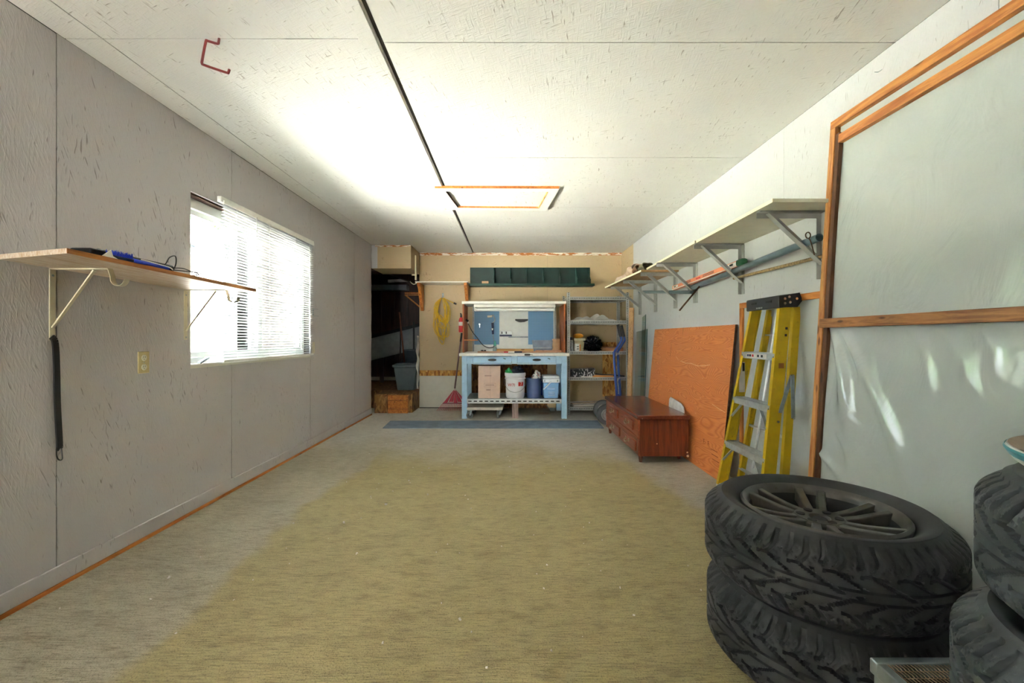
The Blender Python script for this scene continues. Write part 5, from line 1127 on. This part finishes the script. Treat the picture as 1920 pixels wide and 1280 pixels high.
# leaning marked board, glass panes
t = thing('leaning_board', 'tall narrow wood board leaning at the shelving corner', 'board', (1.63, 5.98, 0))
n_ = N('bark_marked_wood'); mk = n_.noise(n_.map(n_.pos(), (60, 30, 7)), 1.5, 4, 0.6, 2.0)
mbm = n_.set(n_.mix(n_.step(mk, 0.58, 0.62), n_.mix(n_.noise(n_.pos(), 12, 3), lin((206, 160, 112)), lin((226, 186, 142))), lin((120, 72, 40))), 0.7)
G().hexa([(1.588, 5.98, 0), (1.640, 5.98, 0), (1.640, 6.00, 0), (1.588, 6.00, 0), (1.640, 6.03, 1.50), (1.698, 6.03, 1.50), (1.698, 6.05, 1.50), (1.640, 6.05, 1.50)]).build('board', mbm, t, smooth=False, bevel=0.002)
G().hexa([(1.640, 5.985, 0), (1.650, 5.985, 0), (1.650, 6.0, 0), (1.640, 6.0, 0), (1.698, 6.035, 1.50), (1.706, 6.035, 1.50), (1.706, 6.05, 1.50), (1.698, 6.05, 1.50)]).build('board_edge', M_orangez, t, smooth=False)
M_gp = plain('greenish_glass', (150, 178, 176), 0.08, var=0.03); M_gp2 = glass_mat('green_glass_sheet', (0.84, 0.92, 0.91, 1), 0.22, 0.05)
for y0, y1, zt, xo, lb in ((5.44, 5.90, 1.195, 0.0, 'wide greenish glass pane leaning on the right wall'), (5.52, 5.66, 1.38, -0.03, 'narrow taller glass pane leaning behind the wide one')):
    t = thing('glass_pane', lb, 'glass pane', (1.66, (y0+y1)/2, 0), group='glass panes by the wall')
    xb = 1.655-xo*0.5; xt = XR-0.012-(-xo*0.1 if xo else 0.008)
    G().hexa([(xb, y0, 0), (xb+0.006, y0, 0), (xb+0.006, y1, 0), (xb, y1, 0), (xt, y0, zt), (xt+0.006, y0, zt), (xt+0.006, y1, zt-0.03), (xt, y1, zt-0.03)]).build('sheet', M_gp2, t, smooth=False)
    G().hexa([(xb, y0-0.003, 0), (xb+0.006, y0-0.003, 0), (xb+0.006, y0, 0), (xb, y0, 0), (xt, y0-0.003, zt), (xt+0.006, y0-0.003, zt), (xt+0.006, y0, zt), (xt, y0, zt)]).build('cut_edge', plain('dark_glass_edge', (60, 96, 92), 0.2), t, smooth=False)

# ------------------------------------------------------------------ blue hand truck
hd = thing('hand_truck', 'blue tubular hand truck behind the brown chest', 'hand truck', (1.35, 5.6, 0))
for k, (bx, by) in enumerate(((1.318, 5.42), (1.452, 5.78))):
    s_ = by/5.42
    pts = [(bx-0.002, by, 0.10), (bx, by, 0.35), (bx-0.018, by, 0.60), (bx-0.034, by, 0.88), (bx-0.026, by, 0.915), (bx+0.040, by, 1.02), (bx+0.058, by, 1.055), (bx+0.05, by, 1.10)]
    G().tube(spline(pts, 5), 0.0155, 10).build('upright', M_blue, hd)
    G().tube(spline([(bx+0.05, by, 1.10), (bx+0.035, by, 1.16), (bx+0.014, by, 1.25)], 5), 0.019, 10).build('grip', M_black, hd)
for z, dx in ((0.875, -0.034), (0.56, -0.016), (0.30, 0.0)): G().beam((1.318+dx, 5.42, z), (1.452+dx, 5.78, z), 0.03, 0.03).build('crossbar', M_blue, hd, bevel=0.004)
for z, dx in ((0.875, -0.034), (0.56, -0.016)): G().obox((1.318+dx+0.03, 5.48, z), (0.034, 0.02, 0.034)).build('sticker', M_lbl, hd)
G().hexa([(1.32, 5.40, 0.004), (1.36, 5.385, 0.004), (1.50, 5.76, 0.004), (1.46, 5.80, 0.004), (1.32, 5.40, 0.03), (1.36, 5.385, 0.012), (1.50, 5.76, 0.012), (1.46, 5.80, 0.03)]).build('toe_plate', M_blue, hd)
d = Vector((0.06, 0.36, 0)).normalized()
for p in (Vector((1.205, 5.44, 0.132)), Vector((1.232, 5.80, 0.132))):
    M = Matrix((Vector((d.y, -d.x, 0)), Vector((0, 0, 1)), d)).transposed()
    w_ = G().lathe([(0.075, -0.035), (0.10, -0.042), (0.122, -0.034), (0.131, -0.016), (0.131, 0.016), (0.122, 0.034), (0.10, 0.042), (0.075, 0.035)], 40, p, M).build('wheel', plain('grey_pneumatic_tyre', (88, 92, 96), 0.7, var=0.1), hd)
    G().lathe([(0, -0.03), (0.018, -0.045), (0.026, -0.02), (0.052, -0.014), (0.062, -0.03), (0.076, -0.034), (0.076, 0.034), (0.062, 0.03), (0.052, 0.014), (0.026, 0.02), (0.018, 0.045), (0, 0.03)], 32, p, M).build('wheel_hub', plain('dull_grey_hub', (150, 152, 150), 0.6, 0.1), w_)
G().cyl((1.20, 5.42, 0.132), (1.236, 5.83, 0.132), 0.009, n=10).build('axle', M_galv, hd)
G().beam((1.218, 5.58, 0.132), (1.37, 5.56, 0.18), 0.02, 0.03).build('axle_strut', M_blue, hd); G().beam((1.225, 5.68, 0.132), (1.41, 5.67, 0.35), 0.02, 0.03).build('axle_strut', M_blue, hd)

# ------------------------------------------------------------------ back wall: green pigeonhole rack, small shelf, cord, extinguisher, rake
gr = thing('pigeonhole_rack', 'dark green pigeonhole rack high on the back wall', 'rack', (0.3, 6.65, 1.89))
gx0, gx1, gz = -0.62, 1.226, 1.885
G().box(gx0, gx1, 6.735, 6.748, gz, 2.168).build('back_panel', M_green, gr); G().box(gx0-0.0, gx1+0.035, 6.53, 6.748, gz-0.02, gz-0.001).build('bottom_board', M_greenl, gr, bevel=0.002)
G().box(gx0, gx1+0.03, 6.52, 6.53, gz-0.022, gz+0.012).build('front_lip', M_greenl, gr, bevel=0.002)
for px in (926, 957, 988, 1019.5, 1051, 1082, 1106):
    x = (px-CX)*6.6/FOC
    G().prism([(6.545, gz), (6.735, gz), (6.735, 2.165), (6.62, 2.02), (6.545, 1.965)], x-0.006, x+0.006, 'x').build('divider', M_greenl if px < 1100 else M_green, gr, smooth=False)
one('wood_tag', G().box(-0.43, -0.33, 6.56, 6.60, gz+0.0, gz+0.052), M_cardb, 'small brown wood tag standing in the green rack', 'tag', bevel=0.002)
ws = thing('small_wall_shelf', 'narrow white shelf on wooden brackets above the yellow cord', 'shelf', (-0.98, 6.6, 1.9))
G().box(-1.402, -0.627, 6.43, 6.749, 1.900, 1.918).build('board', M_white, ws, bevel=0.002)
for x, zl in ((-1.355, 1.50), (-0.665, 1.62)):
    G().prism([(6.44, 1.899), (6.748, 1.899), (6.748, zl), (6.70, zl), (6.50, 1.83), (6.44, 1.86)], x-0.022, x+0.022, 'x').build('bracket', M_orangez, ws, smooth=False, bevel=0.002)
t = thing('cord_hook', 'grey metal hook holding the yellow extension cord', 'hook', (-1.04, 6.74, 1.66))
G().box(-1.055, -1.027, 6.742, 6.749, 1.66, 1.775).build('plate', M_galv, t, bevel=0.002); G().tube(spline([(-1.041, 6.742, 1.69), (-1.041, 6.70, 1.672), (-1.041, 6.665, 1.68), (-1.041, 6.655, 1.705)], 5), 0.006, 8).build('peg', M_galv, t)
rg = np.random.default_rng(11); pts = []; hx, hz = -1.041, 1.688
for k in range(11):
    ln = rg.uniform(0.34, 0.46) if k < 8 else rg.uniform(0.60, 0.72); wl_ = rg.uniform(0.06, 0.13); wr_ = rg.uniform(0.05, 0.11); yy = 6.715-0.0045*k; sx = rg.uniform(-0.03, 0.03)+0.015
    pts += [(hx+rg.uniform(-0.012, 0.012), yy, hz+0.008*rg.uniform(0, 1)), (hx-wl_*0.85+rg.uniform(-.01, .01), yy, hz-ln*0.22), (hx-wl_+sx, yy-0.006, hz-ln*0.60), (hx-wl_*0.4+sx, yy, hz-ln*0.92), (hx+sx+0.03, yy-0.006, hz-ln), (hx+wr_*0.8+sx, yy, hz-ln*0.82), (hx+wr_+sx*0.5, yy-0.004, hz-ln*0.45), (hx+wr_*0.7, yy, hz-ln*0.16)]
for (cx_, cz_, rx, rz) in ((-1.03, 1.22, 0.07, 0.13), (-1.08, 1.27, 0.09, 0.16), (-0.98, 1.21, 0.05, 0.12)):
    for a in np.linspace(1.4, 1.4+2*math.pi, 9): pts.append((cx_+rx*math.cos(a)+rg.uniform(-.012, .012), 6.665+rg.uniform(-.006, .006), cz_+rz*math.sin(a)+rg.uniform(-.012, .012)))
pts += [(-0.99, 6.66, 1.45), (-1.02, 6.66, 1.60), (-1.03, 6.66, 1.69), (-0.96, 6.66, 1.66), (-0.86, 6.67, 1.615)]
t = thing('extension_cord', 'yellow extension cord coiled on the back wall hook', 'cord', (-1.04, 6.7, 1.1))
G().tube(spline(pts, 6), 0.0062, 7).build('cord', M_yellow, t); G().cyl((-0.865, 6.67, 1.617), (-0.825, 6.67, 1.60), 0.013, n=10).build('plug', M_black, t)
fe = thing('fire_extinguisher', 'small red fire extinguisher beside the hutch', 'extinguisher', (-0.715, 6.30, 1.15))
c = (-0.712, 6.32, 1.165)
G().lathe([(0, 0), (0.032, 0), (0.036, 0.012), (0.036, 0.17), (0.028, 0.20), (0.016, 0.215), (0.0, 0.215)], 28, c).build('cylinder', M_red, fe)
G().lathe([(0.0365, 0.095), (0.0365, 0.15)], 28, c).build('label_band', M_lbl, fe); G().cyl((c[0], c[1], 1.38), (c[0], c[1], 1.41), 0.014, n=12).build('valve', M_black, fe)
G().obox((c[0], c[1]-0.02, 1.425), (0.02, 0.07, 0.012), Euler((R(-15), 0, 0)).to_matrix()).build('lever', M_black, fe, bevel=0.003); G().obox((c[0]+0.042, c[1], 1.25), (0.012, 0.03, 0.1)).build('wall_mount', M_galv, fe)
rk = thing('leaf_rake', 'red leaf rake leaning on the back wall beside the workbench', 'rake', (-0.85, 6.5, 0))
hp = Vector((-0.742, 6.66, 1.16)); sk = Vector((-0.835, 6.56, 0.325))
G().cyl(hp, sk, 0.0125, n=12).build('handle', plain('worn_purple_grey_wood', (116, 88, 92), 0.6), rk); G().cyl(hp, hp.lerp(sk, 0.16), 0.015, n=12).build('grip', M_black, rk)
M_rk = plain('faded_red_plastic', (188, 52, 74), 0.5, var=0.12)
def rp(u, v): return sk+Vector(((u-0.5)*0.56*v+0.03*v, -0.115*v+0.02*v*v*(1-2*abs(u-0.5)), -0.318*v))
for (u0, u1, v0, v1) in ((0.0, 0.16, 0.05, 0.66), (0.42, 0.58, 0.0, 0.66), (0.84, 1.0, 0.05, 0.66), (0.2, 0.4, 0.1, 0.60), (0.6, 0.8, 0.1, 0.60)):
    G().grid(lambda a, b: rp(u0+(u1-u0)*a, v0+(v1-v0)*b), 4, 8).build('head_web', M_rk, rk, solid=0.004)
G().tube([rp(k/12, 0.66)+Vector((0, -0.004, 0)) for k in range(13)], 0.007, 6).build('crossbar', plain('dull_plum', (128, 66, 84), 0.5), rk)
for k in range(21):
    u = k/20; p = [rp(u, v) for v in (0.62, 0.8, 0.95)]+[rp(u, 1.0)+Vector((0, -0.012, 0.004))]
    G().tube(p, [0.0042, 0.004, 0.0035, 0.002], 5).build('tine', M_rk, rk)

# ------------------------------------------------------------------ doorway to the store: step, tote, sticks, boards
st = thing('wooden_step', 'rough wooden step in the doorway to the dark store', 'step', (-1.67, 6.5, 0))
G().box(XL+0.004, -1.42, 6.33, 6.775, 0.001, AZ).build('platform', M_osbd, st, bevel=0.004)
G().box(XL+0.006, -1.78, 6.31, 6.3295, 0.001, AZ-0.01).build('front_board', M_osbd, st, smooth=False)
for z0, z1, d_ in ((0.002, 0.062, 0.0), (0.066, 0.185, 0.006), (0.190, 0.262, 0.002)): G().box(-1.76, -1.475, 6.275+d_, 6.3295, z0, z1).build('front_plank', M_orange, st, smooth=False, bevel=0.004)
tt = thing('storage_tote', 'grey plastic tote standing on the step in the doorway', 'tote', (-1.63, 6.92, AZ))
ty = 6.80
G().hexa([(-1.76, ty, AZ+0.001), (-1.50, ty, AZ+0.001), (-1.50, ty+0.36, AZ+0.001), (-1.76, ty+0.36, AZ+0.001), (-1.81, ty-0.03, AZ+0.36), (-1.45, ty-0.03, AZ+0.36), (-1.45, ty+0.40, AZ+0.36), (-1.81, ty+0.40, AZ+0.36)]).build('body', M_tote, tt, bevel=0.012)
G().box(-1.83, -1.43, ty-0.045, ty+0.41, AZ+0.36, AZ+0.40).build('lid', M_tote, tt, bevel=0.01); G().box(-1.79, -1.47, ty-0.01, ty+0.38, AZ+0.40, AZ+0.418).build('lid_top', M_tote, tt, bevel=0.008)
one('dark_barrel', G().lathe([(0, 0), (0.15, 0), (0.18, 0.58), (0.19, 0.60), (0.18, 0.62), (0.165, 0.6), (0.14, 0.02), (0, 0.02)], 32, (-1.66, 7.55, AZ+0.001)), plain('dark_slate_plastic', (66, 74, 80), 0.5), 'dark slate bin standing behind the grey tote', 'bin')
t = thing('slanted_panel', 'long grey panel leaning aslant inside the dark store', 'panel', (-2.1, 7.9, AZ))
g = G(); a = [(-2.60, 1.06), (-1.50, 1.33), (-1.50, 0.93), (-2.60, 0.66)]; nfl = [(x, 7.95, z) for x, z in a]+[(x, 7.99, z) for x, z in a]; g.hexa([nfl[3], nfl[2], nfl[6], nfl[7], nfl[0], nfl[1], nfl[5], nfl[4]]); g.build('panel', M_greyboard, t, smooth=False)
g = G(); a = [(-2.60, 1.06), (-1.50, 1.33), (-1.50, 1.39), (-2.60, 1.12)]; nfl = [(x, 7.94, z) for x, z in a]+[(x, 8.0, z) for x, z in a]; g.hexa([nfl[0], nfl[1], nfl[5], nfl[4], nfl[3], nfl[2], nfl[6], nfl[7]]); g.build('dark_edge', M_black, t, smooth=False)
for x in (-2.35, -1.62): G().box(x-0.03, x+0.03, 7.96, 8.02, AZ, 0.75+0.245*(x+2.6)).build('prop_leg', M_brown, t)
one('broom_handle', G().cyl((-1.93, 7.6, 1.53), (-1.72, 7.27, AZ+0.003), 0.013, n=10), wood('reddish_handle', (158, 96, 68), (130, 72, 48), 'z', 1, knots=False), 'reddish broom handle leaning in the dark store', 'handle')
one('dark_pole', G().cyl((-1.955, 7.82, 1.5), (-1.90, 7.5, AZ+0.003), 0.014, n=10), M_brown, 'dark pole leaning beside the reddish broom handle', 'pole')
for k, (x, lb) in enumerate(((-1.66, 'dark upright stick left of the pair in the bin'), (-1.585, 'dark upright stick right of the pair in the bin'))):
    one('dark_stick', G().cyl((x, 7.52, AZ+0.05), (x-0.02+0.05*k, 7.60, 1.36-0.08*k), 0.016, n=10), M_black, lb, 'stick', 'sticks in the dark bin')
one('white_skirting', G().box(-2.75, -2.0, 8.215, 8.234, AZ+0.02, AZ+0.085), M_lbl, 'pale perforated strip along the store back wall', 'strip')
t = thing('corner_bracket', 'thin orange wood bracket inside the dark store', 'bracket', (-1.5, 7.2, 1.6))
G().box(-1.74, -1.362, 7.19, 7.22, 1.812, 1.835).build('arm', M_orange, t); G().box(-1.74, -1.362, 7.19, 7.22, 1.785, 1.800).build('lower_arm', M_orange, t); G().beam((-1.735, 7.205, 1.795), (-1.365, 7.205, 1.49), 0.02, 0.02).build('brace', M_orange, t)
for k in range(3):
    G().beam((-2.9, 7.0+0.45*k, 2.3), (-1.21, 6.98+0.45*k, 2.3), 0.045, 0.14).build('joist', M_brown, ceil)
G().beam((-2.1, 6.45, 2.20), (-1.45, 7.9, 2.02), 0.05, 0.12).build('diagonal_joist', M_brown, ceil)
one('store_light_tube', G().cyl((-2.25, 8.05, 2.13), (-1.85, 8.05, 2.15), 0.03, n=14), M_white, 'unlit white tube light in the dark store', 'light')
one('grey_duct', G().box(-2.9, -1.9, 8.0, 8.2, 1.97, 2.06), M_greyboard, 'grey duct high on the store back wall', 'duct')
t = thing('coat_hook', 'small white hook at the doorway top corner', 'hook', (-1.44, 6.7, 1.88))
G().tube(spline([P(781, 530, 6.70), P(776, 533, 6.69), P(771, 530, 6.68), P(769, 527, 6.67)], 5), 0.006, 8).build('prong', M_cream, t); G().cyl(P(772, 515, 6.72), P(778, 515, 6.73), 0.013, n=12).build('knob', M_cream, t)
def hang(u, v):
    z = 0.30+0.80*v; return (-1.412-0.05*(1-v)*(0.5+0.5*math.sin(5*v+4*u))*(u)-0.012*math.sin(20*v+6*u), 6.735-0.09*u, z+0.02*u)
one('torn_plastic', G().grid(hang, 10, 40), M_film2, 'torn strip of clear plastic hanging at the doorway edge', 'plastic', solid=0.002)

# ------------------------------------------------------------------ grit and chips on the concrete
g = G(); rg = np.random.default_rng(21)
for k in range(150):
    y = rg.uniform(0.7, 5.0); x = rg.uniform(-1.8, 1.0); s_ = rg.uniform(0.0015, 0.0045)*(1 if rg.uniform() < 0.9 else 1.8)
    M = Euler(tuple(rg.uniform(0, 6.28, 3))).to_matrix(); g.obox((x, y, s_*0.4), (s_*2, s_*1.3, s_*0.8), M)
tag(g.build('floor_grit', M_lbl, None, merge=False, smooth=False), 'scattered pale grit and wood chips on the concrete floor', 'grit', None, 'stuff')
